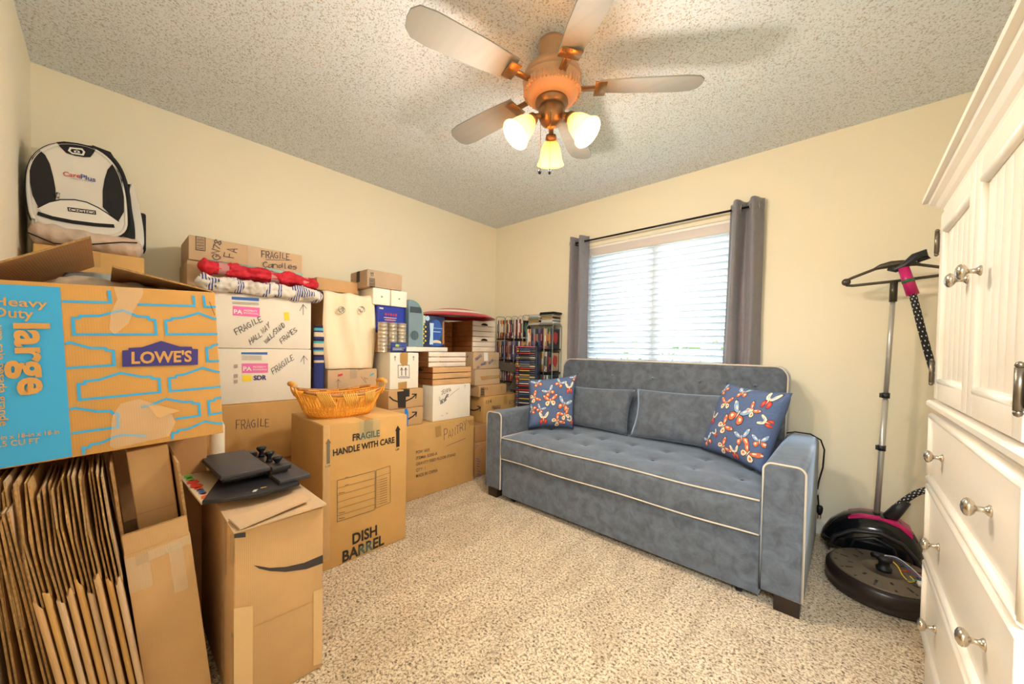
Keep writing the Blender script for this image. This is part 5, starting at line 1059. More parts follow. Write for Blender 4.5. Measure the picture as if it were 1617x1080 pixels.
G().box(-w / 2 + t, w / 2 - t, d / 2 - t, d / 2, 0, h).obj('back_panel', 'woodd', uc)
# second dark crate whose open side shows the boards
dc = thing('wooden_crate', 'dark brown crate between the picture box and the pale crate, only its boards showing', 'crate', (-2.90, 2.085, 1.064), PI / 2)
for i in range(6):
    z0 = i * .047
    G().box(-.17, .17, -.04, -.03, z0, z0 + .042, 0, .0015).obj('slat', 'woodd', dc)
g = G(); g.box(-.17, -.158, -.029, .055, 0, .28).box(.158, .17, -.029, .055, 0, .28).box(-.158, .158, -.029, .055, 0, .008); g.obj('end_panel', 'woodd', dc)
carton('brown support box beneath the dark crate and picture box by the left wall', -2.66, 1.66, 2.16, .811, 1.060, .25, 'card4', tape=None)
carton('brown box on the floor behind the wide PANTRY carton', -2.75, 1.66, 2.16, E_, .808, .20, 'card4', tape=None)
# shield-like striped disc
M['shr'] = mat('disc_red', '#b02038', .3); M['shw'] = mat('disc_white', '#e0d8d8', .3)
sh = thing('striped_disc', 'domed red and white ringed plastic disc lying on the crates', 'disc', (-2.62, 2.105, 1.362)); sh.rotation_euler = (math.radians(-.6), math.radians(.8), 0)
R_ = .355
def dome(r): return .083 * (1 - (r / R_) ** 2)
for r0, r1, m_ in ((.36 * R_, .60 * R_, 'shr'), (.60 * R_, .80 * R_, 'shw'), (.80 * R_, R_, 'shr')):
    pf = [(r0 + (r1 - r0) * k / 4, dome(r0 + (r1 - r0) * k / 4) + .004) for k in range(5)]
    pf2 = [(r, z - .004) for r, z in pf][::-1]
    g = G(); tt = pf + pf2 + [pf[0]]
    g.rings([[Vector((r * math.cos(2 * PI * i / 48), r * math.sin(2 * PI * i / 48), z)) for i in range(48)] for r, z in tt], 0, True, False)
    g.obj('ring', m_, sh)
g = G(); g.lathe([(.001, .0), (.36 * R_, dome(.36 * R_)), (.36 * R_, dome(.36 * R_) + .004), (.2 * R_, dome(.2 * R_) + .004), (.001, .0875)][1:], n=40); g.obj('centre_cap', 'shw', sh)

# ---- right-hand column by the sofa arm
carton('box with purple print on the floor beside the sofa arm', -2.31, 2.092, 2.30, E_, .288, .38, 'card4', 'rb5', tape=None)
carton('small brown box between the purple printed box and the long 114 box', -2.33, 2.10, 2.33, .290, .428, .36, 'card4', tape=None)
carton('long brown box marked 114 and FRAGILE behind the sofa arm', -2.385, 2.245, 2.755, .430, .660, .175, 'card2', 'rb4', name='long_box', tape=None,
       side=[('L', 'printed_smile', 'ink_soft', .012, [(.0, .10), (.05, .10), (.10, .115), (.13, .135)]), ('L', 'printed_smile', 'ink_soft', .01, [(.09, .145), (.135, .14), (.13, .10)])])
carton('flat brown box with barcode resting on the long 114 box', -2.42, 2.215, 2.572, .662, .762, .20, 'card', 'rb3', tape=None)
carton('brown box with torn shiny tape, above the barcoded flat box', -2.45, 2.195, 2.512, .764, .905, .24, 'card3', 'rb2', tape=None)
carton('tan box with blue slanted handwriting under the pale slatted crate', -2.50, 2.215, 2.545, .907, 1.060, .42, 'card3', 'rb1', tape=None,
       side=[('L', 'printed_mark', 'ink', .008, [(.33, .10), (.35, .12)])])
carton('brown box beneath the hindmost stack by the left wall', -2.70, 2.30, 2.74, E_, .905, .24, 'card4', tape=None)

# ---- backpack on its box
carton('tall brown carton on the floor in the left corner', -2.45, -.215, .25, E_, .98, .45, 'card4')
carton('brown box directly under the backpack', -2.50, -.208, .118, .982, 1.495, .36, 'card2', tape='tape_dk')
M['bpm'] = mat('backpack_white', '#d9d6d0', .8, var=.05, scale=6, bump=.2, bscale=10)
M['bpk'] = mat('backpack_black', '#18181c', .85); M['mesh'] = mat('backpack_mesh', '#c7b2a2', .7, var=.12, scale=9, bump=.7, bscale=16)
bp = thing('backpack', 'white and black backpack with lettering, perched in the left corner on a box', 'backpack', (-2.66, -.055, 1.503), PI / 2)
# outline in local x (=world y), z
OL = [(-.165, .075), (-.172, .20), (-.172, .30), (-.158, .37), (-.125, .425), (-.07, .465), (0, .492), (.05, .49), (.09, .455), (.115, .40), (.132, .32), (.14, .22), (.15, .15), (.15, .06), (.10, .02), (0, .0), (-.10, .005)]
def smooth_poly(P, it=2):
    for _ in range(it):
        Q = []
        for i in range(len(P)):
            a, b_ = Vector(P[i]), Vector(P[(i + 1) % len(P)]); Q += [a.lerp(b_, .25), a.lerp(b_, .75)]
        P = Q
    return P
def puffy(g, P, y0, y1, infl, m=0, front_only=False):
    P = [Vector(p) for p in P]; c = sum(P, Vector((0, 0))) / len(P)
    R = []
    for s, y in ((1 - infl * 2.2, y0 + 0), (1 - infl * .5, y0 - .0 + (y1 - y0) * .06), (1, y0 + (y1 - y0) * .2), (1, y0 + (y1 - y0) * .8), (1 - infl * .5, y0 + (y1 - y0) * .95), (1 - infl * 2.2, y1)):
        R.append([Vector((c.x + (p.x - c.x) * s, y, c.y + (p.y - c.y) * s)) for p in P])
    g.rings(R, m)
OLs = smooth_poly(OL)
g = G(); puffy(g, [(x * .99, z) for x, z in OLs], -.085, .17, .045); g.obj('main_compartment', 'bpk', bp)
front = smooth_poly([(-.155, .085), (-.168, .20), (-.165, .31), (-.14, .385), (-.09, .44), (-.01, .463), (.045, .445), (.085, .39), (.105, .30), (.112, .2), (.112, .115), (.06, .075), (-.03, .07), (-.11, .075)])
g = G(); puffy(g, front, -.110, -.07, .03); g.obj('front_panel', 'bpm', bp)
g = G(); c = Vector((-.02, .25))
g.tube([(c.x + (p.x - c.x) * 1.01, -.106, c.y + (p.y - c.y) * 1.01) for p in front], .0065, 6, closed=True); g.obj('piping', 'bpm', bp)
g = G(); g.tube([(c.x + (p.x - c.x) * 1.05, -.094, c.y + (p.y - c.y) * 1.05) for p in front], .005, 6, closed=True); g.obj('zip_track', 'bpk', bp)
# side pocket, white
g = G(); puffy(g, smooth_poly([(.108, .03), (.115, .22), (.13, .40), (.155, .30), (.178, .15), (.178, .04)]), -.06, .10, .05); g.obj('side_pocket', 'bpm', bp)
g = G(); g.box(.148, .186, -.02, .08, .05, .24, 0, .012, 3); g.obj('bottle_pocket', 'bpk', bp)
g = G(); g.tube([(0, .03, .485), (.01, .03, .515), (.06, .05, .515), (.09, .06, .46)], .009, 8); g.obj('grab_handle', 'bpk', bp)
# mesh bottom cargo pocket
g = G(); N = 40; rr = []
for i in range(N + 1):
    t = i / N; x = -.172 + .345 * t; e = min(1, min(t, 1 - t) / .06) ** .5; e = max(e, .15)
    rr.append([Vector((x, -.075 + .060 * e * math.cos(a) * (1 + .30 * noise.noise(Vector((i * .35, math.cos(a) * 2, math.sin(a) * 2)))), .052 - .012 * t + .048 * e * math.sin(a) * (1 + .26 * noise.noise(Vector((i * .3, math.cos(a) * 2, 5)))))) for a in [2 * PI * k / 18 for k in range(18)]])
g.rings(rr); g.obj('mesh_pocket', 'mesh', bp)
g = G(); g.tube([(-.168, -.136, .035), (-.1, -.14, .005), (-.03, -.142, .012), (.04, -.142, .035), (.10, -.14, .055), (.15, -.132, .065)], .003, 6); g.obj('mesh_piping', 'bpk', bp)
g = G(); g.tube([(-.155, -.112, .10), (-.155, -.116, .08), (-.15, -.118, .062)], .006, 6); g.tube([(-.088, -.118, .228), (-.09, -.121, .205)], .006, 6); g.obj('zip_pull', 'chrome', bp)
def cvb(p, o):
    # plane of the front panel
    return Vector((p[0] + .055, -.1108 - o, p[1] - 1.503))
add_decals(bp, 'bp', cvb, (0, -1, 0))
for s in (-1, 1):
    g = G(); g.tube([(s * .13, .17, .42), (s * .15, .185, .30), (s * .16, .175, .12), (s * .15, .15, .03)], .011, 6); g.obj('shoulder_strap', 'bpk', bp)
# ================================================================== SOFA
def velvet():
    m, nt, b = new_mat('sofa_velvet'); L = nt.links
    b.inputs['Roughness'].default_value = .75; b.inputs['Sheen Weight'].default_value = .8; b.inputs['Sheen Roughness'].default_value = .45
    b.inputs['Sheen Tint'].default_value = (.6, .75, 1, 1); b.inputs['Specular IOR Level'].default_value = .25
    tc = nt.nodes.new('ShaderNodeTexCoord'); n = nt.nodes.new('ShaderNodeTexNoise'); n.inputs['Scale'].default_value = 16; n.inputs['Detail'].default_value = 7; n.inputs['Distortion'].default_value = .5; n.inputs['Roughness'].default_value = .65
    L.new(tc.outputs['Object'], n.inputs['Vector'])
    r = nt.nodes.new('ShaderNodeValToRGB'); e = r.color_ramp.elements; e[0].position = .36; e[0].color = (*rgb('#50565f'), 1); e[1].position = .62; e[1].color = (*rgb('#666e7c'), 1)
    L.new(n.outputs['Fac'], r.inputs[0]); L.new(r.outputs[0], b.inputs['Base Color'])
    n2 = nt.nodes.new('ShaderNodeTexNoise'); n2.inputs['Scale'].default_value = 120; L.new(tc.outputs['Object'], n2.inputs['Vector'])
    bp = nt.nodes.new('ShaderNodeBump'); bp.inputs['Strength'].default_value = .15; bp.inputs['Distance'].default_value = .003
    L.new(n2.outputs['Fac'], bp.inputs['Height']); L.new(bp.outputs[0], b.inputs['Normal'])
    return m
M['velvet'] = velvet()
M['pipe'] = mat('piping_cream', '#cfc4b4', .7)
M['leg'] = mat('leg_espresso', '#2a1d18', .4)
sofa = thing('sofa_bed', 'grey blue velvet sofa bed with cream piping under the window', 'sofa', (-1.05, 2.35, 0))
SX0, SX1, SY0 = -1.985, -.112, 1.90
AW = .150; AH = .632
def arm(x0, x1, nm):
    g = G(); t = bmesh.new()
    r = .032
    # profile in x-z with rounded top corners, swept along y with rounded front
    def prof(ins, x0=x0, x1=x1):
        P = []
        P += [(x0 + ins, .075 + ins), (x1 - ins, .075 + ins)]
        P += [(x1 - ins - r * (1 - math.cos(a)), AH - ins - r * (1 - math.sin(a))) for a in [PI / 2 * k / 6 for k in range(7)]]
        P += [(x0 + ins + r * (1 - math.sin(a)), AH - ins - r * (1 - math.cos(a))) for a in [PI / 2 * k / 6 for k in range(7)]]
        return P
    R = []
    for ins, y in ((.012, SY0), (.003, SY0 + .003), (0, SY0 + .012), (0, 2.25), (0, 2.71), (.01, 2.72)):
        R.append([Vector((x, y, z)) for x, z in prof(ins)])
    g.rings(R, 0)
    o = wpart(g, nm, 'velvet', sofa)
    g = G(); g.tube([(x, SY0 + .004, z) for x, z in prof(.002)], .0045, 6, closed=True)
    wpart(g, 'piping', 'pipe', sofa)
arm(SX0, SX0 + AW, 'armrest'); arm(SX1 - AW, SX1, 'armrest')
ix0, ix1 = SX0 + AW + .003, SX1 - AW - .003
g = G(); g.box(ix0, ix1, SY0 + .02, 2.62, .035, .300, 0, .008, 3); wpart(g, 'pull_out_base', 'velvet', sofa)
# seat mattress with tufts
def seat():
    g = G(); nx, ny = 120, 48; x0, x1, y0, y1 = ix0 + .002, ix1 - .002, SY0 + .008, 2.60
    tufts = [(x0 + (x1 - x0) * (k + .5) / 7, y0 + .22 + .22 * r) for k in range(7) for r in range(2)]
    top = []
    for j in range(ny + 1):
        v = j / ny; y = y0 + (y1 - y0) * v; row = []
        for i in range(nx + 1):
            u = i / nx; x = x0 + (x1 - x0) * u
            ex = min(u, 1 - u) * (x1 - x0); ey = (y - y0)
            z = .462 + .022 * (1 - math.exp(-ex / .06)) * (1 - math.exp(-ey / .07)) - .004
            for tx, ty in tufts:
                d2 = ((x - tx) ** 2 + (y - ty) ** 2)
                if d2 < .03: z -= .011 * math.exp(-d2 / .0008) + .006 * math.exp(-d2 / .006)
            z += .003 * noise.noise(Vector((x * 6, y * 6, 0)))
            row.append(Vector((x, y, z)))
        top.append(row)
    vs = [[g.bm.verts.new(p) for p in r] for r in top]
    for a, b_ in zip(vs[:-1], vs[1:]):
        for i in range(nx): g.bm.faces.new((a[i], a[i + 1], b_[i + 1], b_[i])).smooth = True
    # rounded front and sides down to the base
    def skirt(edge, off):
        prev = edge
        for k, (dy, z) in enumerate(((-.006, .452), (-.012, .42), (-.012, .35), (-.006, .315), (.0, .302))):
            cur = [g.bm.verts.new(Vector((v.co.x + off[0] * -dy * 0, v.co.y, 0)) + Vector((off[0] * -dy, off[1] * -dy, z))) for v in edge]
            for i in range(len(edge) - 1): g.bm.faces.new((prev[i], cur[i], cur[i + 1], prev[i + 1])).smooth = True
            prev = cur
    skirt(vs[0], (0, -1)); skirt([r[0] for r in vs], (0, 0)); skirt([r[-1] for r in vs], (0, 0)); skirt(vs[-1], (0, 0))
    wpart(g, 'seat_mattress', 'velvet', sofa)
    for tx, ty in tufts:
        g = G(); g.lathe([(.001, -.002), (.009, -.001), (.007, .003), (.001, .0045)], (tx, ty, .466), 10); wpart(g, 'tuft_button', 'velvet', sofa)
    for z in (.455, .303):
        g = G(); g.tube([(ix0 + .004 + (ix1 - ix0 - .008) * k / 40, SY0 + (.0 if z > .4 else .004) + .002 * math.sin(k * .5), z + .003 * math.sin(k * .35)) for k in range(41)], .0042, 6); wpart(g, 'piping', 'pipe', sofa)
    g = G(); g.tube([(ix0 + .004, 2.45, .462), (ix0 + .004, SY0 + .03, .460), (ix0 + .006, SY0 + .004, .456)], .0045, 6); wpart(g, 'piping', 'pipe', sofa)
seat()
# back slab, reclined a little, rounded upper corners
def back():
    bx0, bx1 = -1.850, -.262; z0, z1 = .30, 1.018; th = .125; r = .07
    P = [(bx0, z0), (bx1, z0)] + [(bx1 - r * (1 - math.cos(a)), z1 - r * (1 - math.sin(a))) for a in [PI / 2 * k / 8 for k in range(9)]] + [(bx0 + r * (1 - math.sin(a)), z1 - r * (1 - math.cos(a))) for a in [PI / 2 * k / 8 for k in range(9)]]
    c = Vector(((bx0 + bx1) / 2, (z0 + z1) / 2))
    def yb(z): return 2.625 + (z - .46) * .12
    def ring(ins, dy):
        out = []
        for x, z in P:
            xx = x + (ins if x < c.x else -ins); zz = z + (ins if z < c.y else -ins)
            out.append(Vector((xx, yb(zz) + dy, zz)))
        return out
    g = G(); g.rings([ring(.02, .0), ring(.006, .004), ring(0, .016), ring(0, th - .016), ring(.006, th - .004), ring(.02, th)]); wpart(g, 'backrest', 'velvet', sofa)
    for dy in (.010, th - .008):
        g = G(); g.tube([p for p in ring(-.001, dy)][1:], .0045, 6); wpart(g, 'piping', 'pipe', sofa)
    for k in range(5):
        for z in (.90,):
            x = bx0 + (bx1 - bx0) * (k + .5) / 5
            g = G(); g.lathe([(.001, -.001), (.010, 0), (.008, .004), (.001, .006)], (x, yb(z) - .0005, z), 10, 0, Matrix.Rotation(PI / 2, 4, 'X')); wpart(g, 'tuft_button', 'velvet', sofa)
back()
for x, y in ((SX0 + .055, SY0 + .05), (SX1 - .055, SY0 + .05), (SX0 + .055, 2.66), (SX1 - .055, 2.66)):
    g = G(); g.box(x - .045, x + .045, y - .03, y + .03, .0, .076, 0, .003); wpart(g, 'leg', 'leg', sofa)
for x in (ix0 + .08, ix1 - .08):
    g = G(); g.lathe([(.001, -.012), (.018, -.012), (.018, .012), (.001, .012)], (x, SY0 + .06, .018), 14, 0, Matrix.Rotation(PI / 2, 4, 'Y')); wpart(g, 'caster', 'rod', sofa)
cord = wpart(G().tube([(-.275, 2.70, .625), (-.22, 2.69, .645), (-.15, 2.70, .642), (-.105, 2.71, .615), (-.088, 2.72, .56), (-.092, 2.72, .46), (-.107, 2.72, .38), (-.112, 2.72, .33), (-.105, 2.72, .24)], .0042, 7), 'power_cord', 'rod', sofa)
g = G(); g.lathe([(.001, .0), (.008, .003), (.014, .02), (.016, .045), (.012, .055), (.001, .056)], (-.10, 2.72, .185), 12)
g.tube([(-.106, 2.72, .186), (-.106, 2.72, .166)], .0018, 5); g.tube([(-.094, 2.72, .186), (-.094, 2.72, .166)], .0018, 5)
g.obj('plug', 'rod', cord, origin=sofa.location)
g = G(); g.lathe([(.001, 0), (.0075, 0), (.0075, .03), (.001, .03)], (-.113, 2.72, .30), 10); g.obj('cord_clip', 'silver', cord, origin=sofa.location)

# back cushions and butterfly pillows
def pillow_pt(C, u, v, thick, side):
    # C: four corners bl, br, tr, tl ; u,v in 0..1
    bl, br, tr, tl = C
    # pull the edges inwards between the corners
    eu = .035 * math.sin(PI * u); ev = .035 * math.sin(PI * v)
    uu = u + (.5 - u) * 2 * ev * abs(u - .5) * 2; vv = v + (.5 - v) * 2 * eu * abs(v - .5) * 2
    p = bl.lerp(br, uu).lerp(tl.lerp(tr, uu), vv)
    n = (br - bl).cross(tl - bl).normalized()
    b = (max(0, 1 - (2 * u - 1) ** 4) * max(0, 1 - (2 * v - 1) ** 4)) ** .55
    wr = .004 * noise.noise(p * 9) * b
    return p + n * side * (thick * b + wr)
def pillow(name, label, cat, C, thick, mt, group=None, flies=None, piping=None, part='cover'):
    C = [Vector(c) for c in C]
    cen = sum(C, Vector()) / 4; base = Vector((cen.x, cen.y, min(c.z for c in C)))
    r = thing(name, label, cat, base, group=group)
    g = G(); n = 28
    for side in (1, -1):
        vs = [[g.bm.verts.new(pillow_pt(C, i / n, j / n, thick, side)) for i in range(n + 1)] for j in range(n + 1)]
        for j in range(n):
            for i in range(n):
                q = (vs[j][i], vs[j][i + 1], vs[j + 1][i + 1], vs[j + 1][i])
                f = g.bm.faces.new(q if side > 0 else q[::-1]); f.smooth = True
    bmesh.ops.remove_doubles(g.bm, verts=list(g.bm.verts), dist=1e-4)
    mats = [mt]
    o = wpart(g, part, mats, r)
    if flies:
        g = G()
        for (fu, fv, sz, rot, kind) in flies:
          g = G(); butterfly(g, C, fu, fv, sz * .78, rot, kind, thick)
          bmesh.ops.recalc_face_normals(g.bm, faces=list(g.bm.faces))
          wpart(g, 'butterfly_print', ['bf_dark', 'bf_cream', 'bf_orange', 'bf_red', 'bf_blue'], r)
    if piping:
        g = G(); pts = []
        for k in range(4 * 14):
            s, t = divmod(k, 14); t /= 14
            u, v = ((t, 0), (1, t), (1 - t, 1), (0, 1 - t))[s]
            pts.append(pillow_pt(C, u, v, thick, 1))
        g.tube(pts, .004, 5, closed=True); wpart(g, 'piping', piping, r)
    return r
for k, c in (('bf_dark', '#3a2a38'), ('bf_cream', '#efe3c4'), ('bf_orange', '#e0714a'), ('bf_red', '#cf3d33'), ('bf_blue', '#8fb0d8')): M[k] = mat(k.replace('bf_', 'butterfly_'), c, .85)
M['denim'] = mat('pillow_denim', '#586b94', .9, var=.10, scale=60, bump=.3, bscale=250, stretch=(1, 1, 3))
def butterfly(g, C, fu, fv, sz, rot, kind, thick):
    su = sz / (C[1] - C[0]).length; sv = sz / (C[3] - C[0]).length
    def P(x, y, off):
        xr = x * math.cos(rot) - y * math.sin(rot); yr = x * math.sin(rot) + y * math.cos(rot)
        u = min(.985, max(.015, fu + xr * su)); v = min(.985, max(.015, fv + yr * sv))
        n = (C[1] - C[0]).cross(C[3] - C[0]).normalized()
        return pillow_pt(C, u, v, thick, 1) + n * off
    fold = .62 if kind == 1 else 1.0
    for s in (-1, 1):
        fw = [(0, .05), (.18, .30), (.42, .52), (.60, .52), (.62, .40), (.50, .18), (.28, .0), (.05, -.04)]
        hw = [(.03, 0), (.26, .0), (.42, -.10), (.44, -.30), (.30, -.46), (.14, -.42), (.04, -.20)]
        def poly(pts, m, off, k=1., c=(0, 0)):
            q = [(c[0] + (x - c[0]) * k, c[1] + (y - c[1]) * k) for x, y in pts]
            cc = (sum(x for x, y in q) / len(q), sum(y for x, y in q) / len(q))
            cv = g.bm.verts.new(P(s * cc[0] * fold, cc[1], off)); R = [g.bm.verts.new(P(s * x * fold, y, off)) for x, y in q]
            for i in range(len(R)):
                f = g.bm.faces.new((cv, R[i], R[(i + 1) % len(R)])); f.material_index = m
        a, b_ = ((2, 1), (1, 3), (4, 2))[kind % 3]
        poly(fw, 0, .0016); poly(fw, a, .0022, .86, (.32, .26)); poly([(.44, .42), (.56, .48), (.57, .41), (.48, .33)], 1, .0028)
        poly(fw, 1 if a != 1 else 4, .0027, .30, (.22, .20))
        poly(hw, 0, .0015); poly(hw, b_, .0021, .86, (.24, -.2)); poly(hw, 2 if b_ != 2 else 1, .0026, .35, (.26, -.18))
    body = [(-.025, .16), (.025, .16), (.03, 0), (.0, -.26), (-.03, 0)]
    g.bm.faces.new([g.bm.verts.new(P(x, y, .0033)) for x, y in body]).material_index = 1
M['velvet2'] = M['velvet']
pillow('back_cushion', 'left grey velvet back cushion, beside the butterfly pillow by the left arm', 'cushion', [(-1.80, 2.52, .487), (-1.165, 2.52, .487), (-1.150, 2.60, .815), (-1.80, 2.60, .800)], .060, 'velvet', 'loose grey back cushions on the sofa')
pillow('back_cushion', 'right grey velvet back cushion, partly behind the right butterfly pillow', 'cushion', [(-1.150, 2.525, .487), (-.40, 2.525, .487), (-.40, 2.60, .840), (-1.135, 2.60, .822)], .058, 'velvet', 'loose grey back cushions on the sofa')
pl = [(-1.80, 2.16, .492), (-1.545, 2.40, .492), (-1.575, 2.48, .905), (-1.868, 2.235, .855)]
fl1 = [(.78, .24, .10, .4, 0), (.24, .36, .08, -.5, 2), (.45, .52, .115, .05, 0), (.32, .17, .135, 0, 1), (.75, .44, .125, -.35, 2), (.85, .74, .115, .1, 1), (.42, .70, .10, .5, 2), (.62, .12, .11, -.9, 0), (.18, .90, .09, .3, 2), (.64, .86, .09, -.6, 2), (.10, .60, .10, -1.1, 0), (.06, .36, .09, 1.3, 2), (.93, .14, .08, .8, 1), (.95, .95, .07, .6, 2)]
pillow('throw_pillow', 'butterfly print pillow leaning at the left end of the sofa by the disc racks', 'pillow', pl, .062, 'denim', None, fl1)
pr = [(-.665, 2.50, .492), (-.300, 2.215, .488), (-.202, 2.295, .902), (-.545, 2.535, .915)]
fl2 = [(.66, .12, .11, .3, 1), (.72, .70, .10, -.6, 0), (.93, .36, .09, .2, 2), (.55, .62, .165, -.25, 2), (.40, .42, .12, -.8, 0), (.28, .72, .105, .15, 0), (.14, .48, .11, -.1, 1), (.72, .34, .115, .4, 2), (.18, .16, .10, .6, 2), (.48, .14, .11, -.9, 0), (.85, .18, .12, -.5, 0), (.86, .86, .13, -.1, 1), (.45, .92, .10, .2, 2), (.93, .60, .10, 1.3, 1), (.12, .90, .09, 1.2, 2), (.30, .28, .07, .9, 1)]
pillow('throw_pillow', 'butterfly print pillow tilted against the right arm of the sofa', 'pillow', pr, .068, 'denim', None, fl2)

# ================================================================== DISC RACKS
M['wire'] = mat('rack_wire', '#a4a9aa', .35, metal=.4); M['rackblk'] = mat('rack_black', '#15161b', .5); M['rackblue'] = mat('tower_blue', '#20324e', .35)
pal = ['#b8383e', '#2b2b30', '#dcd8d0', '#4a6a9e', '#d0ac52', '#6a2a34', '#4f7a5a', '#8f8f96', '#c07048', '#26263a', '#b9a58a', '#eceae4', '#54487a', '#2c5068']
for i, c in enumerate(pal): M['c%d' % i] = mat('case_print_%d' % i, c, .35)
names = ['red', 'black', 'cream', 'blue', 'yellow', 'maroon', 'green', 'grey', 'orange', 'navy', 'tan', 'white', 'purple', 'teal']
def case_mesh(i, w=.0145, h=.19, d=.135, th=.0):
    rnd = random.Random(100 + i)
    g = G(); g.box(-w / 2, w / 2, 0, d, 0, h, 0, .0006, 1)
    a, b_ = rnd.sample(range(1, 4), 2)
    g.box(-w / 2 + .0015, w / 2 - .0015, -.0004, 0, h * rnd.uniform(.25, .4), h * rnd.uniform(.6, .85), a)
    g.box(-w / 2 + .001, w / 2 - .001, -.0004, 0, h * .03, h * rnd.uniform(.10, .16), b_)
    # cover art on the +x side
    x = w / 2 + .0004
    g.quad([(x, .01, .01), (x, d - .01, .01), (x, d - .01, h - .01), (x, .01, h - .01)], 2 if i % 2 else 3)
    n = 9
    g.bm.faces.new([g.bm.verts.new((x + .0003, d / 2 + .04 * math.cos(2 * PI * k / n), h * .55 + .05 * math.sin(2 * PI * k / n) * (1 + .3 * (k % 2)))) for k in range(n)]).material_index = 1
    cs = [i % 14] + rnd.sample(range(14), 3)
    bmesh.ops.recalc_face_normals(g.bm, faces=list(g.bm.faces))
    me = bpy.data.meshes.new('disc_case'); g.bm.to_mesh(me); g.bm.free()
    for c in cs: me.materials.append(M['c%d' % c])
    return me
cases = [case_mesh(i) for i in range(14)]
ordw = ordn
def row(x0, x1, y, z, where, seed):
    rnd = random.Random(seed); x = x0; k = 0; prev = -1
    while x + .0148 < x1:
        c = rnd.choice((0, 1, 1, 2, 2, 3, 4, 5, 6, 7, 7, 8, 9, 10, 11, 11, 12, 13))
        if c == prev: c = (c + 3) % 14
        prev = c
        o = bpy.data.objects.new('disc_case', cases[c]); COL.objects.link(o); o.location = (x + .0075, y, z)
        tag(o, '%s spined disc case, %s from left, %s' % (names[c], ordw[k], where), 'disc case', 'disc cases on the %s' % where)
        x += .0152 + (.001 if rnd.random() < .2 else 0); k += 1
def wire_rack(x0, x1, y0, y1, shelves, ztop, label):
    r = thing('wire_disc_rack', label, 'rack', ((x0 + x1) / 2, (y0 + y1) / 2, 0))
    xs = [x0 - .006, x1 + .006]
    for x in xs:
        for y in (y0 - .004, y1 + .004):
            wpart(G().tube([(x, y, 0), (x, y, ztop)], .004, 6), 'upright', 'wire', r)
        wpart(G().tube([(x, y0 - .004, ztop), (x, y0 + .02, ztop + .012), (x, y1 - .02, ztop + .012), (x, y1 + .004, ztop)], .004, 6), 'top_loop', 'wire', r)
    for k in range(1, 4):
        x = x0 + (x1 - x0) * k / 4
        wpart(G().tube([(x, y1 + .004, 0), (x, y1 + .004, ztop), (x, y1 - .02, ztop + .012), (x, y0 + .06, ztop + .012), (x, y0 + .02, ztop - .02)], .0032, 6), 'back_wire', 'wire', r)
    for z in shelves:
        wpart(G().box(x0 - .004, x1 + .004, y0 + .002, y1, z - .014, z - .001, 0, .002), 'shelf', 'rackblk', r)
    for x in (x0 + (x1 - x0) * .33, x0 + (x1 - x0) * .70):
        wpart(G().tube([(x, y0 - .005, shelves[-1] - .01), (x, y0 - .005, ztop - .01)], .0035, 6), 'front_wire', 'wire', r)
    return r
yr = 2.785
wire_rack(-2.775, -2.415, yr, 2.918, [1.205, .985, .765, .545], 1.425, 'wire rack of disc cases in the room corner behind the stacked boxes')
for z, nm_, sd in ((1.205, 'top shelf of the corner rack', 1), (.985, 'second shelf of the corner rack', 2), (.765, 'third shelf of the corner rack', 3)):
    row(-2.772, -2.418, yr, z, nm_, sd)
wire_rack(-2.355, -2.045, yr, 2.918, [1.105, .885, .665], 1.318, 'wire rack of disc cases between the corner rack and the left curtain')
for z, nm_, sd in ((1.105, 'top shelf of the rack beside the curtain', 11), (.885, 'second shelf of the rack beside the curtain', 12), (.665, 'third shelf of the rack beside the curtain', 13)):
    row(-2.352, -2.048, yr, z, nm_, sd)
# jewel cases lying on top
jm = []
for i in range(6):
    g = G(); g.box(-.07, .07, -.0, .12, 0, .0098, 0, .0005, 1); g.box(-.062, .062, -.0004, 0, .0025, .0075, 1)
    bmesh.ops.recalc_face_normals(g.bm, faces=list(g.bm.faces)); me = bpy.data.meshes.new('jewel_case'); g.bm.to_mesh(me); g.bm.free()
    me.materials.append(M[('c7', 'c11', 'c7', 'c10', 'c1', 'c2')[i]]); me.materials.append(M[('c11', 'c3', 'c6', 'c1', 'c4', 'c13')[i]]); jm.append(me)
top = thing('rack_tray', 'thin clear tray on top of the right disc rack carrying the flat jewel cases', 'tray', (-2.2, 2.85, 1.334)); wpart(G().box(-2.36, -2.03, 2.785, 2.915, 1.332, 1.336), 'tray_plate', 'wire', top)
for s_, (cx_, n_) in enumerate(((-2.275, 10), (-2.115, 9))):
    for i in range(n_):
        o = bpy.data.objects.new('jewel_case', jm[(i * 5 + s_ * 2 + i // 3) % 6]); COL.objects.link(o); o.location = (cx_ + random.uniform(-.003, .003), 2.787 + random.uniform(0, .003), 1.3365 + i * .0101)
        tag(o, 'flat jewel case, %s from bottom, %s pile atop the rack beside the curtain' % (ordn[i], ('left', 'right')[s_]), 'jewel case', 'jewel cases lying on the rack beside the curtain')
g = G(); g.box(-.085, .085, -.01, .125, 0, .022, 0, .008, 3); o = g.obj('zip_case', 'rackblk'); o.location = (-2.115, 2.79, 1.4285); tag(o, 'black zipped case on the right jewel case pile', 'case')
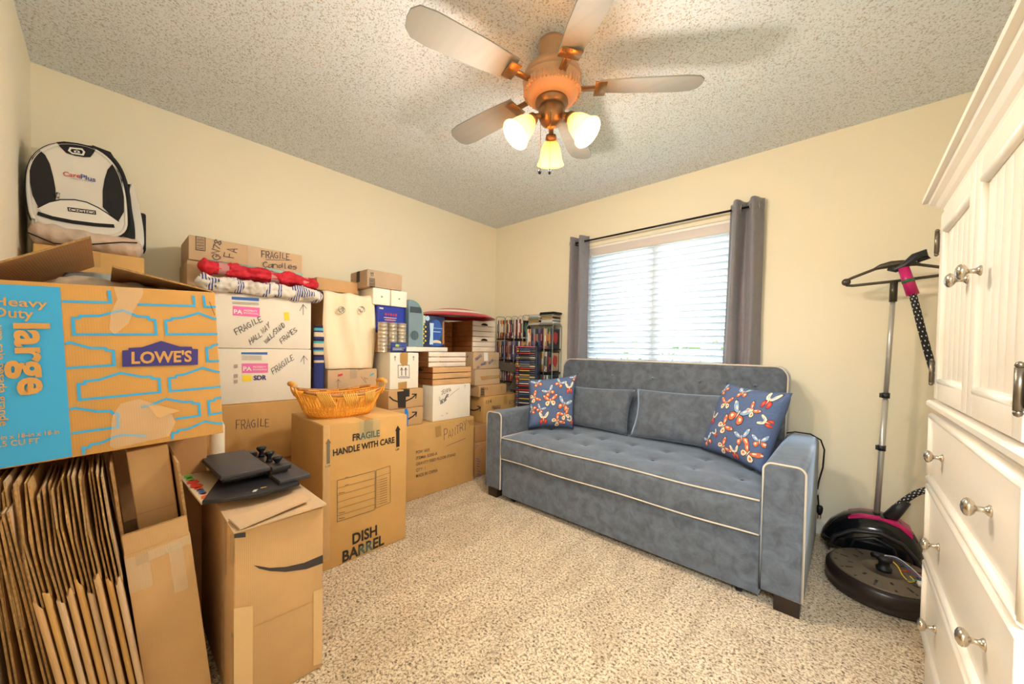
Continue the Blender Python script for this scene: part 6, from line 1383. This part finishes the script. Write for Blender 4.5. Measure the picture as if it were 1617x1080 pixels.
# tower of lying cases in front
tx, ty = -2.235, 2.665
twr = thing('disc_tower', 'dark blue disc tower with lying cases, between the sofa back and the racks', 'rack', (tx, ty, 0)); ta = math.radians(22)
twr.rotation_euler = (0, 0, ta)
G().box(-.098, .108, .066, .078, 0, 1.125, 0, .003).obj('back_panel', 'rackblue', twr)
G().box(.092, .108, -.07, .066, 0, 1.125, 0, .003).obj('side_panel', 'rackblue', twr)
G().box(-.104, -.098, -.02, .066, 0, 1.125, 0, .002).obj('side_panel', 'rackblk', twr)
tm = []
for i in range(8):
    g = G(); g.box(-.095, .09, 0, .130, 0, .0145, 0, .0006, 1); g.box(-.06, .04, -.0004, 0, .003, .012, 1); g.box(-.09, -.07, -.0004, 0, .001, .0135, 2)
    bmesh.ops.recalc_face_normals(g.bm, faces=list(g.bm.faces)); me = bpy.data.meshes.new('disc_case'); g.bm.to_mesh(me); g.bm.free()
    rn = random.Random(50 + i)
    for c in [(1, 9, 1, 13, 1, 9, 10, 5)[i]] + rn.sample(range(14), 2): me.materials.append(M['c%d' % c])
    tm.append(me)
rot = Matrix.Rotation(ta, 4, 'Z')
prev = -1
for k in range(30):
    z = .51 + k * .0200
    i = random.randrange(8); i = (i + 1) % 8 if i == prev else i; prev = i
    o = bpy.data.objects.new('disc_case', tm[i]); COL.objects.link(o); o.location = Vector((tx, ty, z)) + rot @ Vector((0, -.068, 0)); o.rotation_euler = (0, 0, ta)
    nth = 29 - k
    tag(o, 'lying disc case, %s from the top of the dark blue tower' % (ordn[nth] if nth < len(ordn) else 'number %d counting down' % (nth + 1)), 'disc case', 'disc cases lying in the dark blue tower')
    G().box(-.097, .0905, -.06, .064, z - .0035 - 0, z - .0008).obj('tray_rib', 'rackblk', twr)
G().box(-.1, .1, -.068, .07, 1.112, 1.122, 0, .002).obj('top_cap', mat('tower_top_pink', '#c85a70', .5), twr)
# grey bag hanging on the corner rack
M['bag'] = mat('bag_taupe', '#6f6760', .8, bump=.2, bscale=20)
gb = thing('grey_bag', 'taupe grey folded bag hanging across the corner disc rack above the boxes', 'bag', (-2.56, 2.765, .70))
g = G(); g.rings([[Vector((-2.72, y, .965)), Vector((-2.38, y, .925)), Vector((-2.38, y, .845)), Vector((-2.72, y, .875))] for y in (2.757, 2.775)], 0, True, True, False); o = wpart(g, 'bag_flap', 'bag', gb); mod_bevel(o, .004)
g = G(); g.rings([[Vector((-2.46, y, .845)), Vector((-2.385, y, .84)), Vector((-2.42, y, .68)), Vector((-2.56, y, .68)), Vector((-2.55, y, .72))] for y in (2.759, 2.775)], 0, True, True, False); o = wpart(g, 'bag_body', 'bag', gb); mod_bevel(o, .004)

# ================================================================== STEAM CLEANER AND ROUND HUB
M['mag'] = mat('magenta_plastic', '#c01a6e', .3); M['blkgloss'] = mat('black_gloss', '#101216', .12); M['alu'] = mat('pole_aluminium', '#c4c2be', .3, metal=.5)
M['hanger'] = mat('hanger_bronze', '#4c4438', .3, metal=.3); M['hose'] = mat('hose_black', '#15151a', .5); M['hosew'] = mat('hose_dash', '#d8d8dc', .5); M['purp'] = mat('purple_plastic', '#5a2ab0', .3)
ys = 2.765
st = thing('garment_steamer', 'black and magenta garment steamer with tall pole and hanger by the right wall end', 'garment steamer', (.12, ys, 0))
# body: rounded hull
g = G(); rr = []
prof = [(-.215, .0), (-.205, .04), (-.175, .10), (-.12, .155), (-.05, .185), (.03, .195), (.10, .175), (.15, .13), (.18, .07), (.185, .03), (.18, 0)]
for j in range(13):
    a = -PI / 2 + PI * j / 12; yy = math.sin(a) * .115; k = max(.0, math.cos(a)) ** .45
    rr.append([Vector((.02 + (x - .02) * (.35 + .65 * k), yy, .035 + z * (.25 + .75 * k) + .03)) for x, z in [(p[0], p[1]) for p in prof]])
g.rings(rr); g.obj('body', 'blkgloss', st)
g = G()  # magenta cap
cap = [(-.10, .222), (-.05, .244), (.02, .252), (.09, .240), (.14, .208)]
g.rings([[Vector((x, y, z + .004 - .22 * (y * y) * 4)) for x, z in cap] + [Vector((x, y, z - .02 - .22 * (y * y) * 4)) for x, z in cap[::-1]] for y in (-.07, -.035, 0, .035, .07)], 0); g.obj('top_cover', 'mag', st)
g = G(); g.tube([(-.175, -.105, .05), (-.15, -.118, .12), (-.08, -.125, .175), (.02, -.125, .195), (.10, -.12, .165), (.15, -.11, .10), (.165, -.10, .05)], .011, 8); g.obj('side_trim', 'blk', st)
g = G(); g.tube([(-.09, -.105, .07), (-.07, -.118, .13), (0, -.12, .16), (.07, -.118, .135), (.09, -.105, .075)], .007, 8); g.obj('tank_outline', 'blk', st)
for x, y in ((-.10, -.10), (.12, -.09), (-.10, .09), (.12, .09)):
    g = G(); g.lathe([(.001, -.012), (.026, -.012), (.03, -.008), (.03, .008), (.026, .012), (.001, .012)], (x, y, .031), 18, 0, Matrix.Rotation(PI / 2, 4, 'X')); w_ = g.obj('wheel', 'blk', st)
    g = G(); g.lathe([(.001, .0), (.018, .0), (.014, .012), (.001, .016)], (x, y - .012, .031), 16, 0, Matrix.Rotation(PI / 2, 4, 'X')); g.obj('wheel_cap', 'mag', w_)
g = G(); g.box(.06, .17, -.12, -.10, .03, .06, 0, .004); g.obj('front_stripe', 'mag', st)
pt = Vector((.162 - .12, 0, 1.40)); pb_ = Vector((.132 - .12, 0, .235))
g = G(); g.tube([pb_ - Vector((0, 0, .0)), pb_ + Vector((.0005, 0, .025))], [.022, .016], 14); g.obj('pole_collar', 'blk', st)
mid = pb_.lerp(pt, .54)
g = G(); g.tube([pb_, mid], .0125, 14); g.obj('lower_pole', 'alu', st)
g = G(); g.tube([mid, pt], .0105, 14); g.obj('upper_pole', 'alu', st)
for f_ in (.32, .56):
    c = pb_.lerp(pt, f_); g = G(); g.tube([c - Vector((0, 0, .014)), c + Vector((0, 0, .014))], .0165, 12); g.box(c.x - .024, c.x - .012, -.006, .006, c.z - .012, c.z + .012, 0, .002); g.obj('pole_clamp', 'blk', st)
g = G(); g.tube([pt - Vector((0, 0, .02)), pt + Vector((.001, 0, .09))], .0155, 12); g.obj('hanger_neck', 'hanger', st)
hz = 1.49
hg = [(-.146, 0, hz + .01), (-.14, 0, hz - .006), (-.115, 0, hz - .010), (.045, 0, hz - .003), (.21, 0, hz + .010), (.222, 0, hz + .03), (.205, 0, hz + .048), (.12, 0, hz + .075), (.05, 0, hz + .085), (-.03, 0, hz + .07), (-.115, 0, hz + .035), (-.14, 0, hz + .022)]
g = G(); g.tube(hg, .0075, 8, closed=True); h_ = g.obj('hanger', 'hanger', st)
g = G(); g.tube([(-.04, 0, hz + .067), (-.01, 0, hz + .079), (.03, 0, hz + .086), (.07, 0, hz + .085), (.11, 0, hz + .08), (.14, 0, hz + .07)], [.006, .017, .023, .023, .016, .006], 10, squash=.8); g.obj('hanger_bridge', 'hanger', h_)
g = G(); g.lathe([(.001, -.008), (.018, -.008), (.02, 0), (.018, .008), (.001, .008)], (-.143, 0, hz + .012), 14, 0, Matrix.Rotation(PI / 2, 4, 'X')); g.obj('hanger_tip', 'hanger', h_)
g = G(); g.tube([(.02, -.02, hz + .06), (.045, -.035, hz + .05), (.075, -.04, hz + .065), (.11, -.04, hz + .105), (.145, -.035, hz + .12), (.155, -.03, hz + .10), (.12, -.03, hz + .085)], [.010, .014, .017, .020, .020, .014, .010], 10); g.obj('steam_head', 'blk', st)
ha, hb_ = Vector((.072, -.045, hz + .055)), Vector((.108, -.05, hz - .085))
g = G(); g.tube([ha, hb_], [.021, .024], 16); g.obj('hose_grip', 'mag', st)
M['gr'] = mat('grip_green', '#1d6b40', .4)
g = G(); c = ha.lerp(hb_, .5); d_ = (hb_ - ha).normalized() * .008; g.tube([c - d_, c + d_], .0238, 16); g.obj('grip_band', 'gr', st)
hp = [hb_, Vector((.125, -.05, 1.32)), Vector((.15, -.04, 1.20)), Vector((.185, -.02, 1.05)), Vector((.24, 0, .85)), Vector((.27, 0, .65)), Vector((.25, -.0, .50)), Vector((.20, 0, .44)), Vector((.15, 0, .40)), Vector((.10, 0, .335)), Vector((.075, 0, .29)), Vector((.06, 0, .25))]
def spline(P, n=6):
    out = []
    for i in range(len(P) - 1):
        p0 = P[max(0, i - 1)]; p1 = P[i]; p2 = P[i + 1]; p3 = P[min(len(P) - 1, i + 2)]
        for k in range(n):
            t = k / n; out.append(.5 * ((2 * p1) + (-p0 + p2) * t + (2 * p0 - 5 * p1 + 4 * p2 - p3) * t * t + (-p0 + 3 * p1 - 3 * p2 + p3) * t ** 3))
    return out + [P[-1]]
sp = spline(hp)
g = G(); g.tube(sp, .0145, 12)
for i in range(0, len(sp) - 3):
    t = (sp[i + 1] - sp[i]).normalized(); u = t.cross(Vector((0, 1, 0))).normalized(); v = u.cross(t)
    for q in range(6):
        a = 2 * PI * q / 6 + .5 * (i % 2); off = (u * math.cos(a) + v * math.sin(a))
        tn = (u * -math.sin(a) + v * math.cos(a))
        c = sp[i] + off * .0148
        g.quad([c - tn * .0022 - t * .0035, c + tn * .0022 - t * .0035, c + tn * .0022 + t * .0035, c - tn * .0022 + t * .0035], 1)
g.obj('hose', ['hose', 'hosew'], st)
g = G(); g.tube([Vector((.055, 0, .235)), Vector((.09, 0, .30)), Vector((.12, 0, .35))], [.030, .026, .018], 14); g.obj('hose_cuff', 'blk', st)
g = G(); g.tube(spline([Vector((-.09, -.05, .235)), Vector((-.15, -.08, .20)), Vector((-.19, -.09, .13)), Vector((-.20, -.09, .105)), Vector((-.17, -.10, .09))]), .004, 6); g.obj('power_cord', 'rod', st)
# purple scissors-like handle behind
sc = thing('purple_handle', 'purple ring handle peeking beside the wardrobe behind the steamer', 'tool', (.335, 2.80, 0))
g = G(); g.tube([Vector((.335 + .022 * math.cos(a), 2.80, .20 + .04 * math.sin(a))) for a in [2 * PI * k / 20 for k in range(20)]], .006, 8, closed=True); wpart(g, 'ring_handle', 'purp', sc)
g = G(); g.box(.325, .345, 2.79, 2.81, .0, .165, 0, .004); wpart(g, 'shaft', 'alu', sc)
# round hub on the carpet
M['drum'] = mat('drum_dark_brown', '#2c2220', .32, var=.2, scale=4); M['drumtop'] = mat('drum_top_bronze', '#6d6257', .4, metal=.3)
hub = thing('round_motor_base', 'round dark slotted motor base with loose coloured wires on the carpet before the steamer', 'motor base', (.145, 2.415, 0.008)); hub.rotation_euler = (math.radians(2), 0, math.radians(10))
g = G(); g.lathe([(.001, 0), (.188, 0), (.203, .006), (.205, .012), (.198, .020), (.206, .04), (.204, .078), (.192, .093), (.19, .093), (.001, .093)], n=64); g.obj('drum', 'drum', hub)
g = G(); g.lathe([(.001, .0932), (.189, .0932), (.189, .096), (.180, .0995), (.085, .100), (.08, .104), (.070, .104), (.066, .098), (.001, .098)], n=64)
for k in range(16):
    a = 2 * PI * k / 16; mt_ = Matrix.Rotation(a, 4, 'Z')
    g.box(.125, .155, -.0045, .0045, .0975, .1012, 1, .001, 1, mt_) if k % 2 else g.box(.105, .125, -.005, .005, .0975, .1012, 1, .001, 1, mt_)
    g.box(.163, .176, -.0035, .0035, .0970, .1010, 1, .001, 1, mt_)
g.obj('slotted_top_plate', ['drumtop', 'rackblk'], hub)
g = G(); g.lathe([(.001, .096), (.026, .096), (.028, .113), (.02, .116), (.019, .140), (.03, .150), (.027, .165), (.001, .167)], n=24); g.tube([Vector((0, 0, .155)), Vector((-.025, .0, .163)), Vector((-.04, .01, .155))], .012, 8); g.obj('shaft', 'rackblk', hub)
for i, (c, pts) in enumerate((('yel', [(0, 0, .148), (.035, -.02, .13), (.05, -.04, .10), (.065, -.065, .088), (.085, -.05, .090), (.075, -.035, .10)]), ('bluep', [(.0, 0, .150), (.04, .01, .145), (.08, -.01, .12), (.11, -.03, .095), (.135, -.05, .088), (.15, -.05, .087)]), ('silver', [(0, 0, .152), (.045, .015, .148), (.085, .0, .125), (.118, -.03, .098), (.14, -.065, .088)]), ('redp', [(.06, .02, .088), (.10, .03, .092), (.15, .01, .09)]), ('teal', [(.06, -.06, .09), (.07, -.075, .10), (.085, -.07, .105), (.09, -.055, .09)]))):
    g = G(); g.tube(spline([Vector((p[0], p[1], p[2] + .017)) for p in pts], 4), .0022, 6); g.obj('wire', c, hub)
g = G(); g.box(.09, .15, -.08, -.045, .100, .112, 0, .003); g.obj('wire_connector', 'bp_white', hub)

# ================================================================== WARDROBE
def paint():
    m = mat('wardrobe_white', '#efe9df', .32, bump=.04, bscale=30, spec=.5); return m
M['wpaint'] = paint(); M['nickel'] = mat('knob_nickel', '#c9bfb0', .22, metal=1.); M['hinge'] = mat('hinge_bronze', '#7d7466', .35, metal=.9)
wd = thing('wardrobe', 'white painted wooden armoire with beadboard doors and drawers at the right edge', 'wardrobe', (.46, 1.34, 0))
FX_ = .225; BXx = .705; YN0, YF = .865, 1.815
def wb(nm, x0, x1, y0, y1, z0, z1, bev=.003, m='wpaint', parent=None):
    g = G(); g.box(x0, x1, y0, y1, z0, z1, 0, bev); return g.obj(nm, m, parent or wd, origin=wd.location)
wb('lower_carcass', FX_, BXx, YN0, YF, .06, .925)
wb('plinth', FX_ - .012, BXx, YN0 - .005, YF + .004, .0, .115, .004)
wb('upper_carcass', FX_ + .004, BXx - .01, YN0 + .012, YF - .008, .952, 1.565)
# waist ledge and crown, mitred around the far corner; profile = (projection, height)
def mitred(nm, prof):
    g = G()
    pts = [(BXx - .02 - FX_ + 0, z) for z in ()]
    rings_ = []
    full = prof + [(-.06, prof[-1][1]), (-.06, prof[0][1])]
    for y_end, corner in ((YN0 - .02, 0), (YF, 1), (YF, 2)):
        if corner == 0: rings_.append([Vector((FX_ - o, y_end, z)) for o, z in full])
        elif corner == 1: rings_.append([Vector((FX_ - o, YF + o, z)) for o, z in full])
        else: rings_.append([Vector((BXx, YF + o, z)) for o, z in full])
    g.rings(rings_, 0, True, True, False)
    g.obj(nm, 'wpaint', wd, origin=wd.location)
mitred('waist_ledge', [(0, .9255), (.012, .9255), (.022, .930), (.030, .936), (.030, .948), (.024, .9535)])
wb('ledge_board', FX_ + .05, BXx, YN0 - .02, YF - .05, .9255, .9535)
mitred('crown_moulding', [(0, 1.5655), (.010, 1.5655), (.012, 1.575), (.020, 1.583), (.028, 1.594), (.040, 1.603), (.043, 1.610), (.055, 1.613), (.055, 1.628)])
wb('top_board', FX_ + .05, BXx, YN0 - .02, YF - .05, 1.5655, 1.628)
def door(y0, y1, nm, hinge_y, knob_y):
    xf = .205; z0, z1 = .962, 1.548; sw = .052; rw = .058; d = thing  # stile and rail widths
    g = G()
    g.box(xf, FX_ + .003, y0, y0 + sw, z0, z1, 0, .003).box(xf, FX_ + .003, y1 - sw, y1, z0, z1, 0, .003)
    g.box(xf, FX_ + .003, y0 + sw, y1 - sw, z0, z0 + rw, 0, .003).box(xf, FX_ + .003, y0 + sw, y1 - sw, z1 - rw, z1, 0, .003)
    do = g.obj(nm, 'wpaint', wd, origin=wd.location)
    # beadboard panel
    g = G(); n = 5; pw = (y1 - y0 - 2 * sw) / n
    for i in range(n):
        g.box(xf + .011, xf + .018, y0 + sw + i * pw + .0012, y0 + sw + (i + 1) * pw - .0012, z0 + rw - .004, z1 - rw + .004, 0, .0016, 2)
    g.obj('beadboard_panel', 'wpaint', do, origin=wd.location)
    # moulding around the panel
    for za in (z0 + rw, z1 - rw):
        g = G(); g.tube([(xf + .009, y0 + sw - .004, za), (xf + .009, y1 - sw + .004, za)], .011, 10); g.obj('panel_moulding', 'wpaint', do, origin=wd.location)
    for hz_ in (z0 + .085, z1 - .085):
        g = G(); g.tube([(xf - .006, hinge_y, hz_ - .034), (xf - .006, hinge_y, hz_ + .034)], .0058, 10)
        for zz in (-.038, .038): g.lathe([(.001, -.006), (.0042, -.004), (.006, 0), (.0042, .004), (.001, .006)], (xf - .006, hinge_y, hz_ + zz), 10)
        s = 1 if hinge_y > y1 - .01 else -1
        g.box(xf - .001, xf + .0005, min(hinge_y, hinge_y + s * .016), max(hinge_y, hinge_y + s * .016), hz_ - .03, hz_ + .03)
        g.obj('hinge', 'hinge', do, origin=wd.location)
    knob(do, xf, knob_y, 1.283)
    return do
def knob(parent, xf, y, z):
    g = G(); q = Matrix.Rotation(-PI / 2, 4, 'Y')
    g.lathe([(.001, 0), (.011, 0), (.0115, .002), (.008, .005), (.0055, .008), (.005, .015), (.006, .018), (.012, .021), (.0165, .025), (.0175, .029), (.0155, .033), (.009, .0365), (.001, .038)], (xf, y, z), 20, 0, q)
    g.obj('knob', 'nickel', parent, origin=wd.location)
door(1.353, 1.790, 'door', 1.797, 1.385); door(.972, 1.348, 'door', .964, 1.262)
for z0, z1 in ((.697, .915), (.447, .687), (.197, .437)):
    g = G(); g.box(.205, FX_ + .002, .905, 1.795, z0, z1, 0, .004)
    # rounded raised border
    x = .205
    for a, b_ in (((x, .913, z0 + .009), (x, 1.787, z0 + .009)), ((x, .913, z1 - .009), (x, 1.787, z1 - .009))): g.tube([a, b_], .0115, 10)
    for yy in (.915, 1.785): g.tube([(x, yy, z0 + .008), (x, yy, z1 - .008)], .0105, 10)
    dr = g.obj('drawer', 'wpaint', wd, origin=wd.location)
    zk = {.697: .808, .447: .553, .197: .315}[z0]
    knob(dr, .205, 1.595, zk); knob(dr, .205, 1.115, zk)
